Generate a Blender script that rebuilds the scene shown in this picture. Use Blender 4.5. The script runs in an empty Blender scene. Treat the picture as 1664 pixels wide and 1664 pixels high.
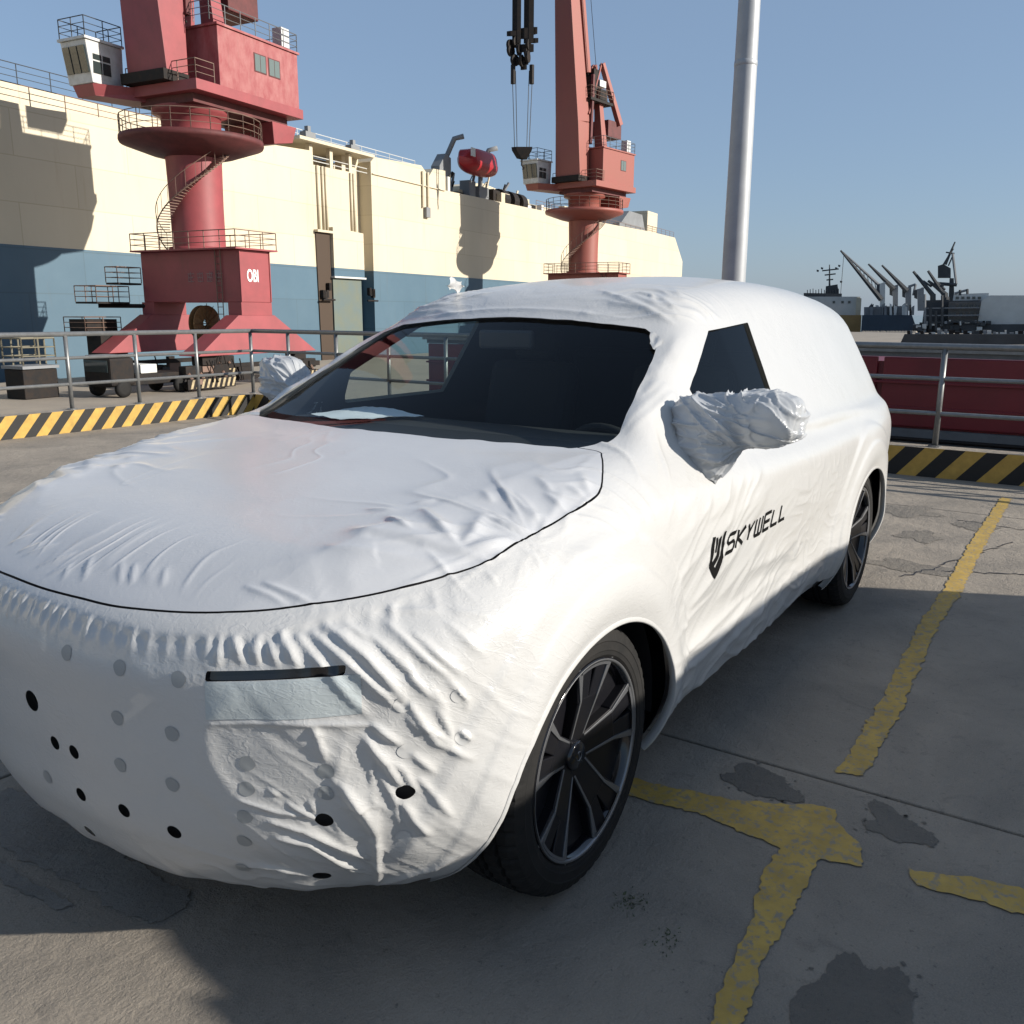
import bpy, math, random
import numpy as np
from mathutils import Vector, Matrix

# ------------------------------------------------------------------ camera, sky, sun, exposure
scene = bpy.context.scene
COL = scene.collection
CAM = (3.251, 1.928, 1.475)
YAW, PITCH, ROLL = -2.551, 0.22, 0.005
cam_data = bpy.data.cameras.new("camera")
cam = bpy.data.objects.new("camera", cam_data)
COL.objects.link(cam)
scene.camera = cam
F = Vector((math.cos(YAW) * math.cos(PITCH), math.sin(YAW) * math.cos(PITCH), -math.sin(PITCH)))
R0 = Vector((math.sin(YAW), -math.cos(YAW), 0))
U0 = R0.cross(F)
RR = R0 * math.cos(ROLL) + U0 * math.sin(ROLL)
UU = -R0 * math.sin(ROLL) + U0 * math.cos(ROLL)
M = Matrix(((RR.x, UU.x, -F.x, CAM[0]), (RR.y, UU.y, -F.y, CAM[1]), (RR.z, UU.z, -F.z, CAM[2]), (0, 0, 0, 1)))
cam.matrix_world = M
cam_data.sensor_width = 36
cam_data.lens = 36 * 1450 / 1664
cam_data.clip_start = 0.05
cam_data.clip_end = 20000

SUN = Vector((-0.85, 2.4, 1.0)).normalized()
world = bpy.data.worlds.new("World")
scene.world = world
world.use_nodes = True
wn = world.node_tree
bg = wn.nodes["Background"]
sky = wn.nodes.new("ShaderNodeTexSky")
sky.sky_type = 'NISHITA'
sky.sun_disc = False
sky.sun_elevation = math.asin(SUN.z)
sky.sun_rotation = math.atan2(SUN.x, SUN.y)
sky.altitude = 0
sky.air_density = 1.0
sky.dust_density = 0.9
sky.ozone_density = 2.6
# thin even haze over the whole dome
hz = wn.nodes.new("ShaderNodeMix"); hz.data_type = 'RGBA'
hz.inputs["Factor"].default_value = 0.42
hz.inputs["B"].default_value = (4.0, 5.6, 8.2, 1)
wn.links.new(sky.outputs[0], hz.inputs["A"])
wn.links.new(hz.outputs["Result"], bg.inputs[0])
bg.inputs[1].default_value = 0.064
sun_data = bpy.data.lights.new("sun", 'SUN')
sun_data.energy = 5.0
sun_data.angle = math.radians(0.55)
sun_data.color = (1.0, 0.93, 0.83)
sun = bpy.data.objects.new("sun", sun_data)
COL.objects.link(sun)
sun.rotation_euler = SUN.to_track_quat('Z', 'Y').to_euler()
sun.location = (0, 0, 60)
vs = scene.view_settings
vs.view_transform = 'Standard'
vs.look = 'None'
vs.exposure = 0.6
vs.gamma = 1
vs.use_curve_mapping = False
scene.cycles.max_bounces = 8
scene.cycles.transparent_max_bounces = 12

rnd = random.Random(7)

# ------------------------------------------------------------------ materials
def mat(name, color, rough=0.6, metal=0.0, spec=0.5, noise=None, bump=None, tint2=None, coat=0.0, trans=0.0, scale_vec=None):
    """noise=(scale, amount) value mottling; bump=(scale, strength, distance)"""
    m = bpy.data.materials.new(name)
    m.use_nodes = True
    nt = m.node_tree
    b = nt.nodes["Principled BSDF"]
    b.inputs["Base Color"].default_value = (*color, 1)
    b.inputs["Roughness"].default_value = rough
    b.inputs["Metallic"].default_value = metal
    b.inputs["Specular IOR Level"].default_value = spec
    b.inputs["Coat Weight"].default_value = coat
    b.inputs["Transmission Weight"].default_value = trans
    geo = nt.nodes.new("ShaderNodeNewGeometry")
    vec = geo.outputs["Position"]
    if scale_vec:
        mp = nt.nodes.new("ShaderNodeMapping")
        mp.inputs["Scale"].default_value = scale_vec
        nt.links.new(vec, mp.inputs["Vector"])
        vec = mp.outputs[0]
    if noise:
        n = nt.nodes.new("ShaderNodeTexNoise")
        n.inputs["Scale"].default_value = noise[0]
        n.inputs["Detail"].default_value = 8
        n.inputs["Roughness"].default_value = 0.65
        nt.links.new(vec, n.inputs["Vector"])
        mx = nt.nodes.new("ShaderNodeMix")
        mx.data_type = 'RGBA'
        c2 = tint2 if tint2 else tuple(c * (1 - noise[1]) for c in color)
        rp = nt.nodes.new("ShaderNodeValToRGB")
        rp.color_ramp.elements[0].position = 0.35
        rp.color_ramp.elements[1].position = 0.68
        nt.links.new(n.outputs["Fac"], rp.inputs[0])
        nt.links.new(rp.outputs[0], mx.inputs["Factor"])
        mx.inputs["A"].default_value = (*color, 1)
        mx.inputs["B"].default_value = (*c2, 1)
        nt.links.new(mx.outputs["Result"], b.inputs["Base Color"])
    if bump:
        n2 = nt.nodes.new("ShaderNodeTexNoise")
        n2.inputs["Scale"].default_value = bump[0]
        n2.inputs["Detail"].default_value = 6
        nt.links.new(vec, n2.inputs["Vector"])
        bp = nt.nodes.new("ShaderNodeBump")
        bp.inputs["Strength"].default_value = bump[1]
        bp.inputs["Distance"].default_value = bump[2]
        nt.links.new(n2.outputs["Fac"], bp.inputs["Height"])
        nt.links.new(bp.outputs[0], b.inputs["Normal"])
    return m

# ------------------------------------------------------------------ mesh helpers
class MB:
    def __init__(self):
        self.v = []; self.f = []
    def add(self, vs_, fs_):
        o = len(self.v)
        self.v += [tuple(p) for p in vs_]
        self.f += [tuple(i + o for i in f) for f in fs_]
        return self
    def box(self, c, s, ax=None):
        """centre c, full size s, axes ax (3 vectors)"""
        c = Vector(c)
        ax = ax or (Vector((1, 0, 0)), Vector((0, 1, 0)), Vector((0, 0, 1)))
        p = []
        for k in (-.5, .5):
            for j in (-.5, .5):
                for i in (-.5, .5):
                    p.append(c + ax[0] * s[0] * i + ax[1] * s[1] * j + ax[2] * s[2] * k)
        return self.add(p, [(0, 2, 3, 1), (4, 5, 7, 6), (0, 1, 5, 4), (2, 6, 7, 3), (0, 4, 6, 2), (1, 3, 7, 5)])
    def hexa(self, bot, top):
        return self.add(list(bot) + list(top), [(3, 2, 1, 0), (4, 5, 6, 7), (0, 1, 5, 4), (1, 2, 6, 5), (2, 3, 7, 6), (3, 0, 4, 7)])
    def tube(self, pts, r, n=8, r2=None, cap=True):
        pts = [Vector(p) for p in pts]
        rs = [r] * len(pts) if r2 is None else [r + (r2 - r) * i / (len(pts) - 1) for i in range(len(pts))]
        o = len(self.v)
        prev = None
        for i, p in enumerate(pts):
            t = (pts[min(i + 1, len(pts) - 1)] - pts[max(i - 1, 0)]).normalized()
            if prev is None:
                a = t.cross(Vector((0, 0, 1)))
                if a.length < 1e-3: a = t.cross(Vector((1, 0, 0)))
                a.normalize()
            else:
                a = (prev - t * prev.dot(t)).normalized()
            prev = a
            b = t.cross(a)
            for k in range(n):
                th = 2 * math.pi * k / n
                self.v.append(tuple(p + (a * math.cos(th) + b * math.sin(th)) * rs[i]))
        for i in range(len(pts) - 1):
            for k in range(n):
                k2 = (k + 1) % n
                self.f.append((o + i * n + k, o + i * n + k2, o + (i + 1) * n + k2, o + (i + 1) * n + k))
        if cap:
            self.f.append(tuple(o + k for k in range(n))[::-1])
            self.f.append(tuple(o + (len(pts) - 1) * n + k for k in range(n)))
        return self
    def lathe(self, prof, c, axis=(0, 0, 1), n=48, closed=False):
        """prof list of (r, h) about axis through c"""
        c = Vector(c); ax = Vector(axis).normalized()
        a = ax.cross(Vector((0, 0, 1)))
        if a.length < 1e-3: a = ax.cross(Vector((1, 0, 0)))
        a.normalize(); b = ax.cross(a)
        o = len(self.v); m = len(prof)
        for k in range(n):
            th = 2 * math.pi * k / n
            d = a * math.cos(th) + b * math.sin(th)
            for (r, h) in prof:
                self.v.append(tuple(c + d * r + ax * h))
        for k in range(n):
            k2 = (k + 1) % n
            for i in range(m if closed else m - 1):
                i2 = (i + 1) % m
                self.f.append((o + k * m + i, o + k * m + i2, o + k2 * m + i2, o + k2 * m + i))
        return self
    def prism(self, poly, d):
        """poly: list of 3D points, extruded by vector d"""
        poly = [Vector(p) for p in poly]; d = Vector(d); n = len(poly)
        return self.add(poly + [p + d for p in poly],
                        [tuple(range(n))[::-1], tuple(range(n, 2 * n))] + [(i, (i + 1) % n, n + (i + 1) % n, n + i) for i in range(n)])
    def build(self, name, m, parent=None, smooth=False, loc=None, bevel=0):
        me = bpy.data.meshes.new(name)
        me.from_pydata(self.v, [], self.f)
        me.materials.append(m)
        if smooth:
            me.shade_smooth()
        me.validate()
        o = bpy.data.objects.new(name, me)
        COL.objects.link(o)
        if parent is not None: o.parent = parent
        if loc is not None: o.location = loc
        if bevel:
            md = o.modifiers.new("bevel", 'BEVEL'); md.width = bevel; md.segments = 2; md.limit_method = 'ANGLE'
        return o

def tag(o, label=None, cat=None, group=None, kind=None):
    if label: o["label"] = label
    if cat: o["category"] = cat
    if group: o["group"] = group
    if kind: o["kind"] = kind
    return o

def empty(name, loc=(0, 0, 0), label=None, cat=None, group=None, rotz=0):
    o = bpy.data.objects.new(name, None)
    COL.objects.link(o)
    o.location = loc
    o.rotation_euler = (0, 0, rotz)
    return tag(o, label, cat, group)

def mesh_np(name, V, faces, m, parent=None, smooth=True):
    me = bpy.data.meshes.new(name)
    me.from_pydata(V.tolist() if isinstance(V, np.ndarray) else V, [], faces)
    me.materials.append(m)
    if smooth: me.shade_smooth()
    o = bpy.data.objects.new(name, me)
    COL.objects.link(o)
    if parent is not None: o.parent = parent
    return o

def copy_tree(o, parent=None):
    c = o.copy()
    COL.objects.link(c)
    c.parent = parent
    for ch in list(o.children):
        copy_tree(ch, c)
    return c

#CAR#
# ------------------------------------------------------------------ numpy noise
def _h(ix, iy, iz, s):
    n = (ix * 374761393 + iy * 668265263 + iz * 1274126177 + s * 974711) & 0xFFFFFFFF
    n = ((n ^ (n >> 13)) * 1274126177) & 0xFFFFFFFF
    n = n ^ (n >> 16)
    return (n & 0xFFFF) / 32767.5 - 1.0
def vnoise(p, s=0):
    """smooth value noise, -1..1"""
    f = np.floor(p); t = p - f; f = f.astype(np.int64)
    t = t * t * t * (t * (t * 6 - 15) + 10)
    out = 0
    for dx in (0, 1):
        wx = t[:, 0] if dx else 1 - t[:, 0]
        for dy in (0, 1):
            wy = t[:, 1] if dy else 1 - t[:, 1]
            for dz in (0, 1):
                wz = t[:, 2] if dz else 1 - t[:, 2]
                out = out + wx * wy * wz * _h(f[:, 0] + dx, f[:, 1] + dy, f[:, 2] + dz, s)
    return out
def ridge(p, s=0, pw=2.0):
    return (1 - np.minimum(1, np.abs(vnoise(p, s)) * 1.6)) ** pw
def sstep(a, b, x):
    t = np.clip((x - a) / (b - a), 0, 1)
    return t * t * (3 - 2 * t)
def smax(a, b, k):
    h = np.clip(.5 + .5 * (a - b) / k, 0, 1)
    return b + (a - b) * h + k * h * (1 - h)
def smin(a, b, k):
    return -smax(-a, -b, k)
def curve(pts):
    xs = np.array([p[0] for p in pts], float); ys = np.array([p[1] for p in pts], float)
    o = np.argsort(xs); xs = xs[o]; ys = ys[o]
    # monotone-ish cubic (Catmull-Rom slopes limited)
    m = np.gradient(ys, xs)
    def f(x):
        x = np.clip(x, xs[0], xs[-1])
        i = np.clip(np.searchsorted(xs, x) - 1, 0, len(xs) - 2)
        h = xs[i + 1] - xs[i]; t = (x - xs[i]) / h
        return (2*t**3 - 3*t**2 + 1) * ys[i] + (t**3 - 2*t**2 + t) * h * m[i] + (-2*t**3 + 3*t**2) * ys[i+1] + (t**3 - t**2) * h * m[i+1]
    return f

# ------------------------------------------------------------------ the car body as a smooth field
c_side = curve([(.15, .80), (.22, .86), (.30, .905), (.40, .935), (.52, .940), (.64, .945), (.76, .955), (.86, .957), (.94, .945), (1.02, .905), (1.1, .85)])
c_nose = curve([(.10, 2.05), (.18, 2.14), (.22, 2.19), (.35, 2.265), (.5, 2.29), (.65, 2.30), (.78, 2.30), (.86, 2.275), (.92, 2.20), (1.0, 2.1)])
c_scale = curve([(.1, .78), (.22, .82), (.34, .90), (.46, .965), (.6, .985), (.8, .985), (1.1, .95)])
c_hood = curve([(-3, 1.02), (.2, 1.03), (.7, 1.075), (1.0, 1.095), (1.2, 1.085), (1.5, 1.045), (1.75, 1.01), (1.95, .972), (2.1, .935), (2.2, .905), (2.35, .86)])
c_crease = curve([(-3, .80), (.5, .80), (1.0, .74), (1.45, .665), (1.83, .60), (2.1, .53), (2.3, .45)])
c_tail = curve([(.2, -2.22), (.4, -2.33), (.7, -2.37), (.9, -2.385), (1.0, -2.375), (1.12, -2.35), (1.3, -2.28), (1.45, -2.19), (1.6, -2.0)])

def body(P):
    x, y, z = P[:, 0], np.abs(P[:, 1]), P[:, 2]
    W = c_side(z)
    W = W - .11 * np.clip((-1.55 - x) / .8, 0, 2) ** 2
    W = W - .016 * np.exp(-((z - .5) / .13) ** 2) * sstep(1.0, .7, np.abs(x))
    for cx in (1.4, -1.4):
        r = np.sqrt((x - cx) ** 2 + (z - .36) ** 2)
        W = W + .022 * np.exp(-((r - .44) / .075) ** 2)
    side = y - W
    ys = y / c_scale(z); nose = c_nose(z)
    front = x - (nose - .125 * (ys / .62) ** 2.6)
    front = np.where(ys > .8, x - nose + .125 * (.8 / .62) ** 2.6 + (ys - .8) * .66, front)
    ch = (x - (nose - .14)) * .70 + (ys - .73) * .714
    front = smax(front, ch, .05)
    rear = (c_tail(z) + .30 * (y / .95) ** 4) - x
    yc = c_crease(x)
    e = np.maximum(y - yc, 0)
    hood = z - (c_hood(x) - .11 * e - .50 * e ** 2 + .006 * np.cos(np.clip(y / yc, 0, 1) * 3.14))
    low = smax(smax(side, hood * .95, .09), smax(front, rear * .95, .05), .14)
    low = smax(low, .14 - z, .06)
    # glasshouse
    Yg = .885 - .50 * (z - 1.0) - .07 * np.clip((-.9 - x) / 1.3, 0, 2) ** 2 - .02 * np.clip(x, 0, 2)
    Yg = np.minimum(Yg, .872)
    gs = (y - Yg) * .9
    ws = (x - (1.18 - (z - 1.08) * 2.12 - .18 * (y / .75) ** 2)) * .42
    rf = z - (1.634 - .09 * np.clip(x + .75, 0, 3) ** 2 - .05 * np.clip(-.75 - x, 0, 3) ** 2 - .07 * (y / .65) ** 3)
    gl = smax(smax(gs, rf, .09), ws, .04)
    gl = smax(gl, rear * .85, .08)
    gl = smax(gl, .7 - z, .05)
    return smin(low, gl, .045)

def grad(P, e=.004):
    g = np.empty_like(P)
    for i in range(3):
        d = np.zeros(3); d[i] = e
        g[:, i] = body(P + d) - body(P - d)
    return g / (np.linalg.norm(g, axis=1, keepdims=True) + 1e-12)

def march(O, D, t0=2.2, n=60, relax=.75):
    """outermost hit, coming in from outside: point = O + D t"""
    t = np.full(len(O), t0)
    for i in range(n):
        t = t - np.clip(body(O + D * t[:, None]), -.1, .12) * relax
    return O + D * t[:, None]

def surf_hit(px, py):
    O = np.array(CAM)
    D = np.array([list(F + RR * ((a - 832) / 1450) - UU * ((b - 832) / 1450)) for a, b in zip(np.atleast_1d(px), np.atleast_1d(py))])
    D /= np.linalg.norm(D, axis=1, keepdims=True)
    t = np.zeros(len(D))
    for i in range(260):
        t = t + np.maximum(body(O + D * t[:, None]), -.02) * .6
    return O + D * t[:, None]

WS_POLY = [(0, 1.103), (.43, 1.099), (.66, 1.093), (.735, 1.102), (.738, 1.125), (.705, 1.205), (.66, 1.316), (.622, 1.386), (.55, 1.418), (.32, 1.440), (.05, 1.452)]
WS_POLY = WS_POLY + [(-a, b) for a, b in WS_POLY[::-1][:-1]]
SW_POLY = [(.123, 1.411), (-.316, 1.438), (-.262, 1.194), (-.24, 1.10), (.46, 1.10), (.478, 1.228)]
SEAM = [(2.243, 0, .861), (2.238, .13, .860), (2.225, .259, .861), (2.186, .412, .868), (2.132, .536, .878), (2.06, .636, .891), (1.972, .722, .905), (1.865, .796, .923), (1.747, .853, .945),
        (1.66, .862, .967), (1.6, .866, .975), (1.492, .872, .99), (1.334, .875, 1.008), (1.262, .863, 1.028), (1.178, .825, 1.058), (1.082, .771, 1.081), (1.05, .735, 1.092), (1.055, .60, 1.098)]
HOLES_BLACK = [(2.293, 0.066, 0.534), (2.291, 0.137, 0.532), (2.28, 0.125, 0.42), (2.266, 0.266, 0.422), (2.234, 0.391, 0.399), (2.099, 0.7, 0.468), (2.048, 0.63, 0.288), (2.004, 0.834, 0.529), (2.241, 0.073, 0.291)]
HOLES_GREY = [(2.242, 0.46, 0.762), (2.282, -0.005, 0.424), (2.295, 0.162, 0.768), (2.277, 0.32, 0.765), (2.248, 0.435, 0.643), (2.276, 0.288, 0.541), (2.245, 0.417, 0.523), (2.28, 0.301, 0.653), (2.187, 0.583, 0.596), (2.185, 0.576, 0.539), (2.183, 0.562, 0.473), (2.175, 0.543, 0.405), (2.153, 0.504, 0.317), (2.105, 0.718, 0.586), (2.103, 0.713, 0.536)]
HOLES_WHITE = [(2.015, 0.841, 0.724), (2.008, 0.841, 0.622), (1.988, 0.813, 0.417), (1.926, 0.909, 0.728), (1.915, 0.908, 0.634)]

HOLES_GREY += [(2.266, -.494, .779), (2.29, -.341, .774), (2.275, -.476, .665), (2.22, -.625, .62), (2.22, -.61, .51), (2.205, -.57, .38)]

c_el = curve([(0, .837), (.195, .836), (.377, .831), (.511, .839), (.621, .850), (.695, .874), (.76, .885), (.811, .908), (.95, .92)])

FOLDS = [
(0.008,0.009,[(2.183,0.523,0.842),(2.195,0.532,0.82),(2.204,0.537,0.795)]),
(0.008,0.0089,[(2.171,0.557,0.839),(2.177,0.57,0.821),(2.181,0.581,0.801)]),
(0.006,0.0063,[(2.16,0.577,0.842),(2.164,0.595,0.823),(2.166,0.609,0.802)]),
(0.006,0.0063,[(2.155,0.59,0.84),(2.159,0.602,0.824),(2.162,0.613,0.808)]),
(0.008,0.0088,[(2.141,0.612,0.842),(2.146,0.63,0.822),(2.147,0.644,0.801)]),
(0.008,0.01,[(2.123,0.635,0.848),(2.127,0.659,0.825),(2.126,0.678,0.8)]),
(0.009,0.0087,[(2.108,0.657,0.85),(2.101,0.712,0.806),(2.084,0.755,0.757),(2.071,0.774,0.729),(2.055,0.792,0.7)]),
(0.011,0.0124,[(2.089,0.681,0.853),(2.082,0.717,0.832),(2.071,0.749,0.809),(2.063,0.768,0.793),(2.054,0.785,0.776),(2.037,0.814,0.745),(2.017,0.839,0.711)]),
(0.015,0.0174,[(2.066,0.701,0.86),(2.057,0.742,0.839),(2.044,0.778,0.816),(2.03,0.813,0.778),(2.012,0.843,0.736)]),
(0.007,0.0087,[(2.04,0.726,0.865),(2.035,0.754,0.852),(2.027,0.779,0.837)]),
(0.008,0.0099,[(2.026,0.763,0.853),(2.018,0.796,0.832),(2.007,0.825,0.809),(1.999,0.842,0.79),(1.99,0.858,0.771)]),
(0.008,0.0087,[(1.99,0.788,0.863),(1.984,0.83,0.837),(1.969,0.865,0.805),(1.955,0.884,0.785),(1.937,0.902,0.763)]),
(0.008,0.0087,[(1.968,0.833,0.85),(1.951,0.877,0.813),(1.919,0.911,0.769)]),
(0.005,0.0075,[(1.91,0.874,0.86),(1.894,0.909,0.83),(1.864,0.933,0.793)]),
(0.007,0.0074,[(1.998,0.833,0.814),(1.996,0.844,0.793),(1.995,0.853,0.772),(1.982,0.87,0.749),(1.966,0.885,0.723)]),
(0.011,0.0103,[(2.004,0.852,0.722),(1.985,0.867,0.679),(1.963,0.88,0.634),(1.931,0.898,0.608),(1.895,0.915,0.58)]),
(0.006,0.0076,[(2.008,0.847,0.703),(1.994,0.859,0.674),(1.979,0.869,0.644)]),
(0.009,0.0089,[(2.051,0.796,0.686),(2.034,0.816,0.662),(2.015,0.835,0.636)]),
(0.011,0.0116,[(2.058,0.784,0.653),(2.047,0.797,0.628),(2.034,0.81,0.603),(2.023,0.82,0.574),(2.011,0.829,0.543)]),
(0.008,0.0077,[(2.122,0.704,0.689),(2.117,0.709,0.666),(2.112,0.714,0.642),(2.11,0.717,0.624),(2.107,0.719,0.607)]),
(0.004,0.0065,[(2.098,0.726,0.571),(2.094,0.73,0.562),(2.09,0.734,0.553)]),
(0.017,0.0201,[(2.084,0.741,0.553),(2.068,0.755,0.517),(2.048,0.768,0.478),(2.037,0.771,0.449),(2.022,0.772,0.417)]),
(0.008,0.0077,[(1.99,0.863,0.68),(1.966,0.879,0.655),(1.94,0.894,0.628),(1.931,0.899,0.611),(1.921,0.903,0.595)]),
(0.006,0.0078,[(1.997,0.851,0.612),(1.979,0.864,0.588),(1.96,0.876,0.562)]),
(0.007,0.008,[(1.985,0.856,0.553),(1.965,0.868,0.524),(1.943,0.878,0.492),(1.934,0.881,0.474),(1.925,0.884,0.456)]),
(0.01,0.0121,[(2.006,0.828,0.506),(1.996,0.833,0.485),(1.985,0.837,0.463),(1.969,0.844,0.441),(1.951,0.85,0.418)]),
(0.006,0.0081,[(1.967,0.866,0.521),(1.946,0.876,0.489),(1.922,0.886,0.455)]),
(0.006,0.0063,[(1.943,0.898,0.764),(1.927,0.909,0.738),(1.907,0.917,0.71),(1.907,0.917,0.699),(1.906,0.916,0.688)]),
(0.006,0.0065,[(1.923,0.905,0.651),(1.911,0.91,0.638),(1.899,0.915,0.624)]),
(0.006,0.0068,[(2.19,0.56,0.513),(2.171,0.594,0.501),(2.151,0.625,0.488),(2.133,0.655,0.482),(2.113,0.683,0.475)]),
(0.004,0.0054,[(2.164,0.617,0.54),(2.159,0.625,0.532),(2.153,0.634,0.523)]),
(0.006,0.0067,[(2.143,0.646,0.508),(2.125,0.669,0.488),(2.105,0.692,0.467)]),
(0.005,0.0054,[(2.12,0.684,0.513),(2.115,0.687,0.498),(2.11,0.689,0.482)]),
(0.007,0.0083,[(2.156,0.61,0.464),(2.138,0.636,0.453),(2.12,0.66,0.442),(2.094,0.686,0.42),(2.063,0.708,0.394),(2.034,0.724,0.369),(2.002,0.736,0.341)]),
(0.008,0.0099,[(2.144,0.612,0.423),(2.125,0.638,0.415),(2.106,0.662,0.406),(2.078,0.677,0.375),(2.043,0.686,0.338),(2.01,0.7,0.313),(1.973,0.713,0.286)]),
(0.007,0.0087,[(2.074,0.682,0.375),(2.048,0.686,0.344),(2.018,0.687,0.309),(1.995,0.697,0.294),(1.971,0.706,0.279)]),
(0.005,0.0073,[(2.157,0.503,0.324),(2.137,0.539,0.323),(2.115,0.572,0.32),(2.092,0.594,0.308),(2.067,0.614,0.293)]),
(0.009,0.0083,[(2.046,0.785,0.532),(2.042,0.784,0.505),(2.036,0.782,0.477),(2.027,0.773,0.431),(2.01,0.757,0.376),(1.982,0.73,0.311),(1.914,0.665,0.206)]),
(0.004,0.0052,[(2.055,0.79,0.673),(2.053,0.79,0.638),(2.051,0.789,0.604),(2.048,0.787,0.561),(2.044,0.784,0.516)]),
(0.005,0.0077,[(2.22,0.519,0.678),(2.186,0.595,0.686),(2.148,0.664,0.69),(2.104,0.729,0.688),(2.055,0.791,0.683),(2.043,0.804,0.664),(2.032,0.817,0.644)]),
(0.007,0.0117,[(1.928,0.678,0.224),(1.917,0.755,0.271),(1.889,0.815,0.301),(1.879,0.842,0.321),(1.865,0.866,0.337)]),
(0.006,0.0078,[(2.035,0.811,0.617),(2.022,0.824,0.598),(2.009,0.836,0.579),(1.999,0.843,0.552),(1.987,0.85,0.525)]),
(0.006,0.0066,[(2.039,0.801,0.575),(2.029,0.809,0.545),(2.017,0.817,0.515),(2.009,0.817,0.483),(2.0,0.816,0.449)]),
(0.007,0.0077,[(1.966,0.884,0.717),(1.954,0.89,0.687),(1.942,0.896,0.656),(1.935,0.898,0.634),(1.928,0.9,0.611)]),
(0.006,0.0062,[(2.042,0.806,0.757),(2.027,0.825,0.744),(2.012,0.843,0.73)]),
(0.005,0.0063,[(1.974,0.876,0.757),(1.966,0.885,0.736),(1.955,0.892,0.714),(1.949,0.894,0.696),(1.943,0.897,0.677)]),
(0.003,0.008,[(2.163,-0.071,0.903),(2.195,-0.051,0.888),(2.224,-0.035,0.872)]),
(0.003,0.0079,[(2.155,-0.032,0.908),(2.186,0.002,0.892),(2.214,0.032,0.877)]),
(0.003,0.0077,[(2.15,0.036,0.91),(2.178,0.067,0.896),(2.204,0.095,0.882)]),
(0.003,0.0074,[(2.136,0.134,0.915),(2.161,0.168,0.902),(2.184,0.199,0.889)]),
(0.003,0.0073,[(2.133,0.177,0.915),(2.155,0.204,0.903),(2.175,0.23,0.892)]),
(0.003,0.0071,[(2.116,0.265,0.918),(2.138,0.288,0.906),(2.158,0.31,0.895)]),
(0.005,0.0078,[(2.088,0.493,0.91),(2.086,0.528,0.906),(2.082,0.561,0.901),(2.082,0.583,0.895),(2.081,0.604,0.889)]),
(0.005,0.0078,[(2.065,0.524,0.916),(2.062,0.566,0.91),(2.056,0.605,0.902),(2.054,0.626,0.897),(2.052,0.645,0.892)]),
(0.004,0.0065,[(1.765,0.862,0.934),(1.77,0.882,0.921),(1.772,0.9,0.908)]),
(0.005,0.0075,[(1.97,0.771,0.884),(1.937,0.812,0.882),(1.902,0.852,0.88)]),
(0.004,0.0063,[(1.884,0.87,0.879),(1.853,0.902,0.87),(1.816,0.93,0.858)]),
(0.014,0.0406,[(1.833,0.569,0.99),(1.822,0.628,0.988),(1.803,0.678,0.984),(1.792,0.721,0.977),(1.779,0.762,0.969),(1.761,0.804,0.96),(1.742,0.844,0.95)]),
(-0.01,0.0348,[(1.848,0.621,0.983),(1.838,0.666,0.978),(1.826,0.708,0.971),(1.811,0.747,0.963),(1.795,0.785,0.955),(1.778,0.811,0.952),(1.76,0.837,0.947)]),
(0.007,0.0266,[(1.926,0.574,0.968),(1.91,0.614,0.967),(1.892,0.65,0.964),(1.875,0.687,0.96),(1.857,0.723,0.956),(1.826,0.774,0.949),(1.794,0.823,0.941)]),
(0.009,0.0222,[(1.678,0.629,1.015),(1.707,0.679,1.003),(1.73,0.724,0.99),(1.745,0.756,0.979),(1.757,0.785,0.968)]),
(0.009,0.0221,[(1.754,0.788,0.967),(1.727,0.785,0.976),(1.696,0.781,0.983),(1.662,0.766,0.994),(1.625,0.75,1.004)]),
(0.009,0.0191,[(1.728,0.701,0.995),(1.745,0.743,0.983),(1.757,0.781,0.969)]),
(0.011,0.0244,[(1.76,0.797,0.963),(1.729,0.815,0.965),(1.697,0.832,0.968),(1.672,0.839,0.971),(1.646,0.846,0.974)]),
(0.009,0.0198,[(1.611,0.776,1.0),(1.608,0.798,0.995),(1.605,0.819,0.99),(1.597,0.839,0.985),(1.586,0.857,0.98)]),
(0.006,0.0171,[(1.617,0.733,1.009),(1.606,0.757,1.005),(1.594,0.78,1.002),(1.594,0.806,0.995),(1.592,0.83,0.989)]),
(0.007,0.0147,[(1.462,0.744,1.032),(1.481,0.773,1.023),(1.498,0.8,1.013),(1.519,0.826,1.003),(1.536,0.85,0.991)]),
(0.006,0.0133,[(1.466,0.708,1.038),(1.481,0.738,1.03),(1.495,0.766,1.022),(1.518,0.805,1.009),(1.538,0.841,0.995)]),
(0.005,0.014,[(1.348,0.731,1.055),(1.372,0.765,1.044),(1.393,0.797,1.034)]),
(0.007,0.0154,[(1.337,0.817,1.039),(1.344,0.849,1.025),(1.344,0.876,1.009)]),
(0.006,0.0142,[(1.241,0.795,1.06),(1.295,0.839,1.037),(1.333,0.874,1.012)]),
(0.006,0.0135,[(1.411,0.798,1.03),(1.43,0.835,1.016),(1.441,0.866,1.0)]),
(0.008,0.0195,[(1.746,0.586,1.005),(1.764,0.624,1.0),(1.775,0.654,0.994),(1.778,0.678,0.99),(1.78,0.701,0.985)]),
(0.005,0.015,[(1.497,0.668,1.038),(1.518,0.695,1.031),(1.538,0.72,1.024)]),
(0.004,0.0149,[(1.647,0.569,1.02),(1.625,0.586,1.023),(1.604,0.602,1.025)]),
(0.004,0.0132,[(1.721,0.494,1.01),(1.714,0.525,1.011),(1.707,0.557,1.011)]),
(0.008,0.0163,[(1.774,0.696,0.987),(1.764,0.719,0.984),(1.754,0.742,0.981),(1.754,0.766,0.974),(1.754,0.788,0.967)]),
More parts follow.
